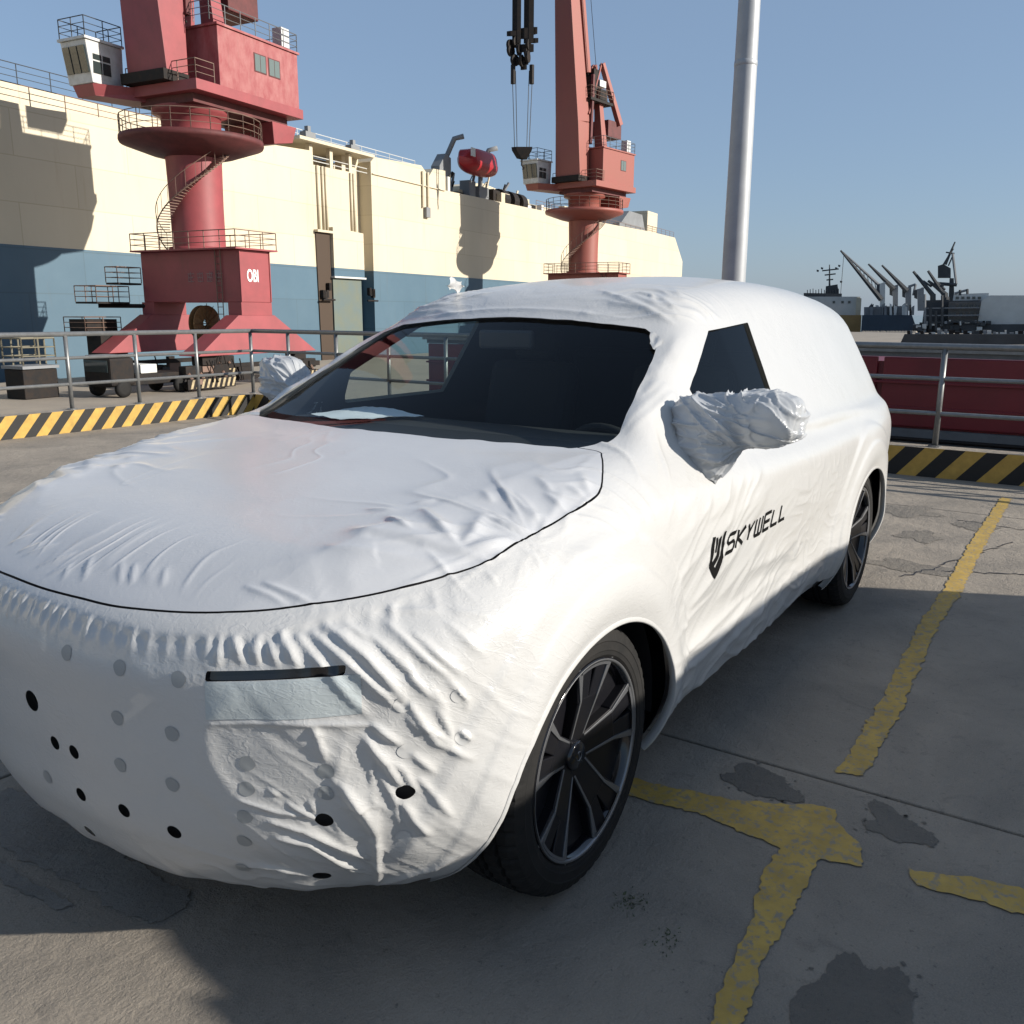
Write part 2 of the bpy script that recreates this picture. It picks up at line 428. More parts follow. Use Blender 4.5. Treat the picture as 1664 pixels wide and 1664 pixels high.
(0.009,0.0443,[(0.188,0.949,0.704),(0.232,0.946,0.683),(0.275,0.943,0.663),(0.299,0.939,0.634),(0.322,0.935,0.605),(0.354,0.931,0.581),(0.387,0.928,0.558),(0.404,0.926,0.54),(0.423,0.925,0.524)]),
(0.009,0.0483,[(-0.268,0.934,0.597),(-0.189,0.932,0.586),(-0.112,0.931,0.575),(0.005,0.932,0.583),(0.117,0.933,0.591),(0.22,0.933,0.595),(0.318,0.934,0.599)]),
(0.005,0.0368,[(-0.33,0.929,0.561),(-0.309,0.926,0.537),(-0.285,0.924,0.514)]),
(0.006,0.0379,[(-0.022,0.924,0.499),(0.054,0.924,0.492),(0.128,0.924,0.485),(0.185,0.924,0.475),(0.241,0.925,0.465)]),
(0.006,0.0372,[(0.051,0.925,0.528),(0.121,0.924,0.517),(0.189,0.924,0.506),(0.244,0.924,0.498),(0.297,0.924,0.49)]),
(0.006,0.0424,[(0.549,0.958,0.832),(0.606,0.958,0.826),(0.662,0.958,0.819),(0.723,0.957,0.802),(0.782,0.956,0.786),(0.839,0.955,0.772),(0.895,0.955,0.758)]),
(0.006,0.0403,[(0.735,0.952,0.912),(0.79,0.954,0.9),(0.842,0.955,0.887),(0.907,0.956,0.868),(0.968,0.958,0.85)]),
(0.005,0.0311,[(0.546,0.952,0.909),(0.618,0.954,0.896),(0.686,0.955,0.883),(0.73,0.956,0.876),(0.772,0.956,0.87)]),
(0.005,0.0393,[(0.155,0.954,0.892),(0.228,0.956,0.873),(0.297,0.957,0.854),(0.376,0.958,0.836),(0.448,0.958,0.817)]),
(0.005,0.0344,[(0.183,0.953,0.901),(0.269,0.955,0.882),(0.351,0.957,0.863),(0.441,0.957,0.854),(0.527,0.958,0.845)]),
(0.007,0.0391,[(0.603,0.95,0.71),(0.657,0.946,0.683),(0.709,0.942,0.656),(0.775,0.94,0.634),(0.843,0.94,0.615)]),
(0.006,0.0364,[(0.484,0.95,0.71),(0.531,0.948,0.696),(0.577,0.946,0.682),(0.618,0.943,0.662),(0.659,0.94,0.643),(0.698,0.937,0.622),(0.737,0.935,0.602)]),
(0.006,0.0387,[(0.275,0.943,0.663),(0.354,0.94,0.637),(0.43,0.936,0.612),(0.492,0.933,0.59),(0.552,0.93,0.569)]),
(0.004,0.0344,[(-0.146,0.937,0.623),(-0.061,0.935,0.603),(0.022,0.932,0.584)]),
(0.003,0.0255,[(-0.193,0.942,0.932),(-0.232,0.946,0.922),(-0.276,0.95,0.911),(-0.312,0.954,0.893),(-0.357,0.956,0.874)]),
(0.003,0.0253,[(-0.096,0.958,0.834),(-0.224,0.957,0.808),(-0.364,0.956,0.78)]),
(0.003,0.0257,[(-0.15,0.956,0.778),(-0.267,0.954,0.752),(-0.393,0.952,0.725)]),
(0.008,0.0285,[(0.301,0.924,0.498),(0.435,0.924,0.488),(0.561,0.924,0.479),(0.671,0.925,0.468),(0.781,0.928,0.46),(0.868,0.937,0.469),(0.988,0.961,0.494)]),
(0.008,0.0295,[(0.141,0.924,0.48),(0.299,0.925,0.454),(0.444,0.927,0.429),(0.569,0.927,0.414),(0.683,0.926,0.399),(0.794,0.929,0.408),(0.967,0.961,0.447)]),
(0.006,0.0231,[(0.644,0.935,0.606),(0.717,0.933,0.593),(0.794,0.934,0.584),(0.865,0.937,0.567),(0.978,0.96,0.57)]),
(0.004,0.0219,[(0.82,0.956,0.776),(0.895,0.955,0.754),(0.968,0.954,0.733)]),
(0.007,0.0317,[(0.012,0.926,0.404),(0.188,0.926,0.394),(0.349,0.925,0.384),(0.473,0.922,0.368),(0.588,0.919,0.351)]),
(0.007,0.0326,[(-0.235,0.897,0.285),(-0.051,0.896,0.284),(0.118,0.896,0.283),(0.278,0.89,0.269),(0.422,0.882,0.255),(0.597,0.897,0.284),(0.746,0.906,0.306)]),
(0.007,0.0242,[(0.464,0.926,0.435),(0.58,0.926,0.44),(0.689,0.926,0.444),(0.79,0.928,0.456),(0.946,0.956,0.493)]),
(0.006,0.0229,[(0.622,0.739,1.248),(0.706,0.744,1.215),(0.78,0.746,1.183),(0.844,0.744,1.155),(0.905,0.742,1.127)]),
(0.006,0.0228,[(0.62,0.761,1.223),(0.706,0.766,1.197),(0.781,0.767,1.172),(0.846,0.766,1.147),(0.905,0.762,1.123)]),
(0.005,0.0196,[(0.626,0.719,1.26),(0.69,0.722,1.232),(0.749,0.723,1.205)]),
(0.005,0.029,[(0.36,0.667,1.389),(0.446,0.681,1.35),(0.526,0.692,1.313),(0.591,0.706,1.28),(0.654,0.718,1.249)]),
(0.007,0.0231,[(0.162,0.408,1.531),(0.199,0.469,1.508),(0.23,0.525,1.486),(0.241,0.571,1.471),(0.243,0.612,1.457)]),
(0.007,0.0232,[(0.113,0.469,1.539),(0.159,0.516,1.516),(0.195,0.557,1.493),(0.205,0.582,1.482),(0.21,0.605,1.472)]),
(0.007,0.0229,[(0.213,0.366,1.515),(0.237,0.433,1.497),(0.256,0.497,1.478),(0.283,0.563,1.455),(0.299,0.622,1.433)]),
(0.005,0.0242,[(-0.05,0.461,1.573),(0.056,0.526,1.543),(0.112,0.568,1.516)]),
(0.005,0.0191,[(0.336,-0.261,1.468),(0.333,-0.154,1.476),(0.323,-0.055,1.484),(0.332,0.071,1.479),(0.332,0.186,1.475),(0.337,0.328,1.461),(0.331,0.458,1.449)]),
(0.003,0.0206,[(0.224,-0.525,1.488),(0.252,-0.398,1.494),(0.266,-0.287,1.499),(0.27,-0.186,1.504),(0.268,-0.093,1.509)]),
(0.006,0.0188,[(0.138,0.245,1.554),(0.179,0.323,1.533),(0.209,0.394,1.514),(0.243,0.491,1.485),(0.267,0.58,1.458)]),
(0.006,0.0186,[(0.126,0.406,1.543),(0.156,0.474,1.524),(0.178,0.537,1.505),(0.223,0.579,1.477),(0.26,0.617,1.45)]),
(0.006,0.0183,[(0.24,0.356,1.504),(0.253,0.427,1.49),(0.262,0.495,1.476),(0.283,0.557,1.456),(0.297,0.614,1.436)])]

def folds(P):
    """tapered creases along the recorded lines, the same on both sides of the car"""
    Q_ = P * np.array([1, 1, 1.0]); Q_[:, 1] = np.abs(Q_[:, 1])
    out = np.zeros(len(P))
    for A, w, pts in FOLDS:
        a = np.array(pts); lo = a.min(0) - w * 4; hi = a.max(0) + w * 4
        idx = np.where((Q_ > lo).all(1) & (Q_ < hi).all(1))[0]
        if not len(idx): continue
        q = Q_[idx]
        seg = np.linalg.norm(np.diff(a, axis=0), axis=1); cum = np.concatenate([[0], np.cumsum(seg)]); tot = cum[-1] + 1e-9
        best = np.full(len(idx), 9.0); sp = np.zeros(len(idx))
        for i in range(len(a) - 1):
            e = a[i + 1] - a[i]; t = np.clip(((q - a[i]) @ e) / (e @ e + 1e-12), 0, 1)
            d = np.linalg.norm(q - a[i] - e * t[:, None], axis=1); m = d < best
            best[m] = d[m]; sp[m] = (cum[i] + seg[i] * t[m]) / tot
        tp = np.sin(math.pi * np.clip(.10 + .86 * sp, 0, 1)) ** .7
        ww = w * (.55 + .6 * tp)
        r = best / ww
        h = np.exp(-(np.sqrt(r * r + .04) - .2) * 1.5)
        sgn = 1 if A > 0 else -1
        out[idx] = np.where(sgn > 0, np.maximum(out[idx], A * tp * h) + .35 * A * tp * h * (out[idx] > 0), out[idx] + A * tp * h)
    return out

def crest(p, s=0, k=3.0):
    """isolated crisp creases on a flat ground"""
    n = vnoise(p, s)
    return np.exp(-(np.sqrt(n * n + .006) - .077) * k * 2.2)

def wrinkle(P):
    """height of the film above the body (folds, gathers, crinkles)"""
    x, y, z = P[:, 0], P[:, 1], P[:, 2]
    ay = np.abs(y)
    sy = np.sign(y) + (y == 0)
    w1 = vnoise(P * 3.1, 5); w2 = vnoise(P * 7.3, 6)
    d = .0003 * vnoise(P * 19, 1) + .0009 * vnoise(P * 5.5, 2)
    # doors: long folds falling towards the front wheel
    al = math.radians(30)
    e1 = (x * math.cos(al) - z * math.sin(al)); e2 = (x * math.sin(al) + z * math.cos(al))
    e2w = e2 + .05 * w1 + .010 * w2 + .12 * (e1 - .1) ** 2
    m = sstep(-.45, .1, x) * sstep(1.12, .92, x) * sstep(1.12, .90, z) * sstep(.5, .8, ay) * (.25 + .75 * sstep(-.3, .4, vnoise(P * 2.3, 9)))
    q = np.stack([e1 * 1.3, e2w * 11, sy * 3], -1)
    d += m * (.0040 * crest(q, 11, 2.2) + .0030 * crest(q * np.array([1.9, 2.7, 1]), 12, 2.0))
    # small crinkles on the rear door
    m = sstep(-1.15, -.7, x) * sstep(.1, -.3, x) * sstep(.3, .45, z) * sstep(.95, .8, z) * sstep(.5, .8, ay)
    d += m * .0026 * crest(np.stack([x * 11 + w1, z * 26 + w2, sy * 3], -1), 13, 2)
    # sill, bunched along the bottom edge
    m = sstep(.50, .32, z) * sstep(1.0, .8, x) * sstep(-1.0, -.5, x)
    d += m * .008 * crest(np.stack([(x + z * .9) * 4 + w2, (z - x * .3) * 15 + w1, sy * 3], -1), 14, 2)
    # front corner: folds fanning from the bonnet corner down to the wheel arch
    ph = np.arctan2(ay, x - 1.25) * .95
    al = math.radians(50)
    e1 = ph * math.cos(al) - z * math.sin(al); e2 = ph * math.sin(al) + z * math.cos(al)
    e2 = e2 + .035 * w1 + .010 * w2
    el = z - c_el(ay)
    m = sstep(.44, .62, ph) * sstep(1.12, 1.0, ph) * sstep(-.01, -.07, el) * sstep(.18, .30, z) * sstep(1.55, 1.72, x)
    q = np.stack([e1 * 2.6, e2 * 17, sy * 3], -1)
    va = .45 + .55 * sstep(-.4, .3, vnoise(P * 4.5, 27))
    d += m * va * (.0024 * crest(q, 21, 2.8) + .0018 * crest(q * np.array([1.5, 2.2, 1]), 22, 3.0))
    # upright fold where the bumper turns
    cf = ay - (.735 + .02 * np.sin(z * 11) + .012 * w2)
    d += .004 * np.exp(-np.abs(cf) / .010) * sstep(.70, .60, z) * sstep(.18, .26, z) * sstep(1.9, 2.0, x)
    # a few long faint folds across the front face
    m = sstep(.2, .45, ph) * sstep(.70, .55, ph) * sstep(-.05, -.15, el) * sstep(1.9, 2.05, x)
    d += m * .006 * crest(np.stack([e1 * 2.2, e2 * 7, sy * 3], -1), 26, 5)
    m = sstep(.50, .9, ph) * sstep(1.35, 1.1, ph) * sstep(1.5, 1.75, x) * sstep(-.05, .03, el) * sstep(.98, .94, z)
    d += m * .005 * crest(np.stack([e1 * 2.5, e2 * 16, sy * 3], -1), 23, 2.5)
    # bumper bottom
    m = sstep(.46, .34, z) * sstep(1.75, 1.95, x) * sstep(.25, .5, ay) * sstep(.75, .6, ph)
    d += m * .003 * crest(np.stack([ph * 5 + w2, z * 19 + ph * 6, sy * 3], -1), 24, 2.4)
    d += sstep(.30, .23, z) * sstep(1.7, 1.9, x) * .005 * vnoise(np.stack([ph * 14, z * 9, sy * 3], -1), 25)
    # elastic gather under the bonnet seam
    fr = sstep(1.80, 1.98, x)
    u = ph * 160 + 1.6 * vnoise(np.stack([ph * 7, sy, sy], -1), 31)
    beat = .35 + .65 * sstep(-.5, .5, vnoise(np.stack([ph * 22, sy, sy], -1), 33))
    pl = (.5 + .5 * np.cos(u)) ** 2.5 * beat
    d += fr * (.006 * sstep(-.010, .010, el) + .0065 * pl * np.exp(-(np.minimum(el, 0) / .030) ** 2) * sstep(.010, -.006, el))
    u2 = (ph + .30 * el) * 46 + 2.5 * vnoise(np.stack([ph * 5, sy, el * 2], -1), 32)
    pl2 = (.5 + .5 * np.cos(u2)) ** 3 * (.3 + .7 * sstep(-.4, .4, vnoise(np.stack([ph * 12, sy, sy], -1), 34)))
    d += fr * .003 * pl2 * sstep(0, -.03, el) * sstep(-.14, -.04, el) * sstep(.26, .36, ph)
    # bonnet: big folds pulled to the corner
    r = np.sqrt((x - 1.62) ** 2 + (ay - .885) ** 2) + 1e-4
    th = np.arctan2(.885 - ay, 1.62 - x)
    m = np.exp(-((r - .20) / .20) ** 2) * sstep(.05, .12, r) * sstep(.90, .93, z)
    d += m * .004 * crest(np.stack([th * 1.7 + .30 * w1, r * 1.6, sy * 3], -1), 41, 2.6)
    m = np.exp(-((r - .2) / .3) ** 2) * sstep(.90, .93, z)
    d += m * .005 * crest(np.stack([th * 5 + .5 * w1, r * 4, sy * 3], -1), 42, 2.4)
    # short pulls along the bonnet's side seam
    m = sstep(.70, .82, ay) * sstep(.93, .96, z) * sstep(1.0, 1.1, x) * sstep(1.55, 1.4, x)
    d += m * .005 * crest(np.stack([(x + ay) * 17 + w2, (x - ay) * 2.5, sy * 3], -1), 47, 2.6)
    # bonnet: light creases elsewhere
    m = sstep(.93, .97, z) * sstep(1.0, 1.2, x) * sstep(1.13, 1.10, z)
    d += m * .0009 * crest(np.stack([x * 4 + w1, y * 7 + w2, z], -1), 43, 6) * sstep(.1, .6, vnoise(P * 2.7, 44))
    m = sstep(2.22, 2.12, x) * sstep(1.93, 2.10, x) * sstep(.87, .89, z)
    d += m * .0022 * crest(np.stack([x * 3, y * 24 + w2, z], -1), 45, 4) * sstep(.0, .4, vnoise(P * 4, 46))
    # roof: bunched above the windscreen, worst at the corners
    m = sstep(.60, .30, x) * sstep(-.30, .15, x) * sstep(1.43, 1.47, z) * sstep(.80, .66, ay) * (.15 + .85 * sstep(.2, .55, ay))
    q = np.stack([x * 13 + 5.0 * ay + w2, y * 2.2, z], -1)
    d += m * (.0075 * crest(q, 51, 2.2) + .004 * crest(q * 2.3, 52, 2))
    # windscreen pillar
    m = sstep(1.08, 1.2, z) * sstep(1.5, 1.40, z) * sstep(.62, .70, ay) * sstep(.05, .5, x)
    d += m * .006 * crest(np.stack([(x + 1.9 * z) * 1.4, (z * .4 - x * .2 + ay) * 18 + w2, sy * 3], -1), 53, 2)
    m = sstep(.98, 1.06, z) * sstep(1.30, 1.15, z) * sstep(.3, .7, x) * sstep(1.15, .95, x) * sstep(.60, .72, ay)
    d += m * .009 * crest(np.stack([(x - z) * 1.8, (x + z) * 11 + w1, sy * 3], -1), 54, 2.4)
    d += folds(P)
    # cladding shows through round the arches
    for cx in (1.4, -1.4):
        rr = np.sqrt((x - cx) ** 2 + (z - .36) ** 2)
        md = sstep(.5, .8, ay)
        d += md * (.009 * sstep(.60, .565, rr) + .004 * sstep(.51, .49, rr))
    # crease along the rear quarter
    ln = z - (1.0 + .02 * (x + 1.2))
    d += .013 * np.exp(-(ln / .035) ** 2) * sstep(-.1, -.8, x) * sstep(.5, .8, ay)
    return d

def sd_poly(X, Y, poly):
    """signed distance to polygon, negative inside"""
    best = np.full(X.shape, 1e9); inside = np.zeros(X.shape, bool)
    n = len(poly)
    for i in range(n):
        ax_, ay_ = poly[i]; bx, by = poly[(i + 1) % n]
        ex, ey = bx - ax_, by - ay_
        t = np.clip(((X - ax_) * ex + (Y - ay_) * ey) / (ex * ex + ey * ey + 1e-12), 0, 1)
        best = np.minimum(best, (X - ax_ - ex * t) ** 2 + (Y - ay_ - ey * t) ** 2)
        c = ((ay_ > Y) != (by > Y)) & (X < (ex) * (Y - ay_) / (ey if ey else 1e-12) + ax_)
        inside ^= c
    return np.where(inside, -1, 1) * np.sqrt(best)

def wrap_grid(nx, nth, ncap, nrear=None):
    """stations along the car x angles round it, denser on the sunlit side and the nose"""
    nrear = nrear or ncap
    xs = np.linspace(-1.35, 1.35, nx)
    st = [(-1.35, -a) for a in np.linspace(math.radians(88.5), 0, nrear, endpoint=False)] + [(v, 0) for v in xs] + [(1.35, a) for a in np.linspace(0, math.radians(88.5), ncap + 1)[1:]]
    t = np.linspace(0, 1, nth, endpoint=False)
    th = np.where(t < .68, math.radians(-48) + t / .68 * math.radians(190), math.radians(142) + (t - .68) / .32 * math.radians(170)) + .004
    S = np.array(st)
    ox = np.repeat(S[:, 0], nth); ph = np.repeat(S[:, 1], nth); T = np.tile(th, len(st))
    O = np.stack([ox, np.zeros_like(ox), np.full_like(ox, .62)], -1)
    D = np.stack([np.sin(ph), np.cos(ph) * np.cos(T), np.cos(ph) * np.sin(T)], -1)
    n = len(st)
    i = np.arange(n - 1)[:, None] * nth; j = np.arange(nth)[None, :]; j2 = (j + 1) % nth
    Fq = np.stack([i + j, i + j2, i + nth + j2, i + nth + j], -1).reshape(-1, 4)
    return march(O, D), Fq

def clip(V, Fq, ex, g):
    """keep g >= 0.  V (n,k) attribute rows, Fq quads, ex other polygons"""
    gp = g >= 0
    s = gp[Fq].sum(1)
    keep = Fq[s == 4]
    todo = [tuple(f) for f in Fq[(s > 0) & (s < 4)]]
    out = []
    for f in ex:
        k = sum(gp[i] for i in f)
        if k == len(f): out.append(f)
        elif k: todo.append(f)
    cache = {}; new = []; n0 = len(V)
    for f in todo:
        poly = []
        m = len(f)
        for a in range(m):
            i, j = f[a], f[(a + 1) % m]
            if gp[i]: poly.append(i)
            if gp[i] != gp[j]:
                key = (i, j) if i < j else (j, i)
                if key not in cache:
                    t = g[key[0]] / (g[key[0]] - g[key[1]])
                    cache[key] = n0 + len(new)
                    new.append(V[key[0]] * (1 - t) + V[key[1]] * t)
                poly.append(cache[key])
        if len(poly) > 2: out.append(tuple(poly))
    if new: V = np.vstack([V, np.array(new)])
    return V, keep, out

def compact(V, Fq, ex):
    used = np.unique(np.concatenate([Fq.ravel(), np.array([i for f in ex for i in f], dtype=np.int64)]))
    mp = np.full(len(V), -1); mp[used] = np.arange(len(used))
    return V[used], mp[Fq].tolist() + [tuple(int(mp[i]) for i in f) for f in ex]

def _smooth(P, k=6):
    P = [np.array(p, float) for p in P]; out = []
    for i in range(len(P) - 1):
        a, b, c, d = P[max(i - 1, 0)] * (1 if i else 1), P[i], P[i + 1], P[min(i + 2, len(P) - 1)]
        if i == 0: a = np.array([c[0], -c[1], c[2]])
        for j in range(k):
            t = j / k
            out.append(tuple(.5 * ((2 * b) + (c - a) * t + (2 * a - 5 * b + 4 * c - d) * t * t + (3 * b - a - 3 * c + d) * t ** 3)))
    return out + [tuple(P[-1])]
SEAM = _smooth(SEAM, 5)
def seam_dist(P):
    """distance to the bonnet seam measured in plan + inside flag"""
    poly = [(a, b) for a, b, c in SEAM] + [(a, -b) for a, b, c in SEAM[::-1]]
    return sd_poly(P[:, 0], P[:, 1], poly)

# film: white, faintly translucent, satin
def film(name, color, rough, bumpk=1.0, tl=.12):
    m = bpy.data.materials.new(name); m.use_nodes = True
    nt = m.node_tree; b = nt.nodes["Principled BSDF"]; L = nt.links
    b.inputs["Base Color"].default_value = (*color, 1)
    b.inputs["Roughness"].default_value = rough
    b.inputs["Specular IOR Level"].default_value = .5
    b.inputs["Sheen Weight"].default_value = .15
    tc = nt.nodes.new("ShaderNodeTexCoord")
    n1 = nt.nodes.new("ShaderNodeTexNoise"); n1.inputs["Scale"].default_value = 34; n1.inputs["Detail"].default_value = 5; n1.inputs["Distortion"].default_value = 1.2
    mp = nt.nodes.new("ShaderNodeMapping"); mp.inputs["Scale"].default_value = (1, 1.6, 2.0); mp.inputs["Rotation"].default_value = (.2, .6, .3)
    L.new(tc.outputs["Object"], mp.inputs[0]); L.new(mp.outputs[0], n1.inputs["Vector"])
    n2 = nt.nodes.new("ShaderNodeTexNoise"); n2.inputs["Scale"].default_value = 7; n2.inputs["Detail"].default_value = 3
    n2.noise_type = 'RIDGED_MULTIFRACTAL'; n2.inputs["Roughness"].default_value = .5
    L.new(tc.outputs["Object"], n2.inputs["Vector"])
    ad = nt.nodes.new("ShaderNodeMath"); ad.operation = 'MULTIPLY_ADD'; ad.inputs[1].default_value = .35
    L.new(n2.outputs["Fac"], ad.inputs[0]); L.new(n1.outputs["Fac"], ad.inputs[2])
    def creases(rot, sc, scale, thr, seed):
        m1 = nt.nodes.new("ShaderNodeMapping"); m1.inputs["Rotation"].default_value = rot; m1.inputs["Location"].default_value = (seed, seed * 2, 0)
        m2 = nt.nodes.new("ShaderNodeMapping"); m2.inputs["Scale"].default_value = sc
        L.new(tc.outputs["Object"], m1.inputs[0]); L.new(m1.outputs[0], m2.inputs[0])
        n = nt.nodes.new("ShaderNodeTexNoise"); n.inputs["Scale"].default_value = scale; n.inputs["Detail"].default_value = 3; n.inputs["Roughness"].default_value = .55; n.inputs["Distortion"].default_value = .7
        L.new(m2.outputs[0], n.inputs["Vector"])
        s1 = nt.nodes.new("ShaderNodeMath"); s1.operation = 'SUBTRACT'; s1.inputs[1].default_value = .5; L.new(n.outputs["Fac"], s1.inputs[0])
        s2 = nt.nodes.new("ShaderNodeMath"); s2.operation = 'ABSOLUTE'; L.new(s1.outputs[0], s2.inputs[0])
        s3 = nt.nodes.new("ShaderNodeMapRange"); s3.inputs["From Min"].default_value = 0; s3.inputs["From Max"].default_value = thr; s3.inputs["To Min"].default_value = 1; s3.inputs["To Max"].default_value = 0; s3.interpolation_type = 'SMOOTHERSTEP'
        L.new(s2.outputs[0], s3.inputs["Value"])
        nm = nt.nodes.new("ShaderNodeTexNoise"); nm.inputs["Scale"].default_value = 2.6; L.new(m1.outputs[0], nm.inputs["Vector"])
        r = nt.nodes.new("ShaderNodeMapRange"); r.inputs["From Min"].default_value = .50; r.inputs["From Max"].default_value = .66; L.new(nm.outputs["Fac"], r.inputs["Value"])
        o = nt.nodes.new("ShaderNodeMath"); o.operation = 'MULTIPLY'; L.new(s3.outputs[0], o.inputs[0]); L.new(r.outputs[0], o.inputs[1])
        return o.outputs[0]
    ca_ = creases((0, math.radians(32), 0), (1.0, 3.0, 6.5), 5.0, .055, 1.0)
    cb_ = creases((.4, math.radians(-25), .8), (1.2, 4.0, 5.0), 7.0, .05, 4.0)
    cc_ = creases((.9, .3, 1.7), (2.0, 3.0, 3.0), 16.0, .06, 9.0)
    sm = nt.nodes.new("ShaderNodeMath"); sm.operation = 'ADD'; L.new(ca_, sm.inputs[0]); L.new(cb_, sm.inputs[1])
    sm2 = nt.nodes.new("ShaderNodeMath"); sm2.operation = 'MULTIPLY_ADD'; sm2.inputs[1].default_value = .12; L.new(cc_, sm2.inputs[0]); L.new(sm.outputs[0], sm2.inputs[2])
    bp0 = nt.nodes.new("ShaderNodeBump"); bp0.inputs["Strength"].default_value = .14 * bumpk; bp0.inputs["Distance"].default_value = .0035; L.new(sm2.outputs[0], bp0.inputs["Height"])
    bp = nt.nodes.new("ShaderNodeBump"); bp.inputs["Strength"].default_value = .28 * bumpk; bp.inputs["Distance"].default_value = .004
    L.new(ad.outputs[0], bp.inputs["Height"]); L.new(bp0.outputs[0], bp.inputs["Normal"]); L.new(bp.outputs[0], b.inputs["Normal"])
    b.inputs["Coat Weight"].default_value = .25; b.inputs["Coat Roughness"].default_value = .12; L.new(bp0.outputs[0], b.inputs["Coat Normal"])
    # slight dust mottling
    n3 = nt.nodes.new("ShaderNodeTexNoise"); n3.inputs["Scale"].default_value = 3.5; n3.inputs["Detail"].default_value = 6
    L.new(tc.outputs["Object"], n3.inputs["Vector"])
    mx = nt.nodes.new("ShaderNodeMix"); mx.data_type = 'RGBA'
    mx.inputs["A"].default_value = (*color, 1); mx.inputs["B"].default_value = (*[c * .93 for c in color], 1)
    L.new(n3.outputs["Fac"], mx.inputs["Factor"]); L.new(mx.outputs["Result"], b.inputs["Base Color"])
    tr = nt.nodes.new("ShaderNodeBsdfTranslucent"); tr.inputs[0].default_value = (*color, 1)
    ms = nt.nodes.new("ShaderNodeMixShader"); ms.inputs[0].default_value = tl
    out = nt.nodes["Material Output"]
    L.new(b.outputs[0], ms.inputs[1]); L.new(tr.outputs[0], ms.inputs[2]); L.new(ms.outputs[0], out.inputs[0])
    return m

def glass(name, tint, rough=.02, ior=1.5):
    m = bpy.data.materials.new(name); m.use_nodes = True
    nt = m.node_tree; L = nt.links
    nt.nodes.remove(nt.nodes["Principled BSDF"])
    t = nt.nodes.new("ShaderNodeBsdfTransparent"); t.inputs[0].default_value = (*tint, 1)
    g = nt.nodes.new("ShaderNodeBsdfGlossy"); g.inputs["Roughness"].default_value = rough
    lw = nt.nodes.new("ShaderNodeLayerWeight"); lw.inputs[0].default_value = .5
    pw = nt.nodes.new("ShaderNodeMath"); pw.operation = 'POWER'; pw.inputs[1].default_value = 5.0
    fm = nt.nodes.new("ShaderNodeMath"); fm.operation = 'MULTIPLY_ADD'; fm.inputs[1].default_value = .55; fm.inputs[2].default_value = .022
    L.new(lw.outputs["Facing"], pw.inputs[0]); L.new(pw.outputs[0], fm.inputs[0])
    ms = nt.nodes.new("ShaderNodeMixShader")
    L.new(fm.outputs[0], ms.inputs[0]); L.new(t.outputs[0], ms.inputs[1]); L.new(g.outputs[0], ms.inputs[2])
    L.new(ms.outputs[0], nt.nodes["Material Output"].inputs[0])
    return m

M_FILM = film("white_film", (.55, .55, .54), .22)
M_FILM2 = film("white_film_bonnet", (.52, .53, .545), .28, .4)
M_BAG = film("mirror_bag", (.56, .58, .60), .14, .6, .35)
M_GLASS = glass("windscreen_glass", (.80, .86, .86))
M_GLASS_D = glass("side_glass", (.62, .70, .68))
M_BLACK = mat("black_plastic", (.012, .012, .014), .5)
M_DARK = mat("dark_interior", (.006, .0065, .008), .85, noise=(9, .4))
M_GLOSS = mat("gloss_black", (.006, .006, .008), .12, coat=.5)
M_TYRE = mat("tyre_rubber", (.010, .010, .010), .75, spec=.25, noise=(18, .4), tint2=(.017, .016, .015), bump=(60, .3, .002))
M_PANEL = mat("satin_black", (.006, .006, .008), .35, spec=.3)
M_RIMS = mat("machined_rim", (.20, .205, .215), .34, metal=.7, bump=(90, .1, .0005))
M_DISC = mat("brake_disc", (.05, .05, .055), .4, metal=.6)
M_INK = mat("black_ink", (.006, .006, .006), .9, spec=.08)
M_PAPER = mat("paper", (.75, .78, .80), .6)
M_HOLEG = mat("vent_patch_grey", (.27, .285, .29), .35)
M_HOLEW = mat("vent_patch_white", (.50, .50, .49), .4)

car = empty("covered_car", (0, 0, 0), "white film wrapped car in the foreground with black lettering on its front door", "car")

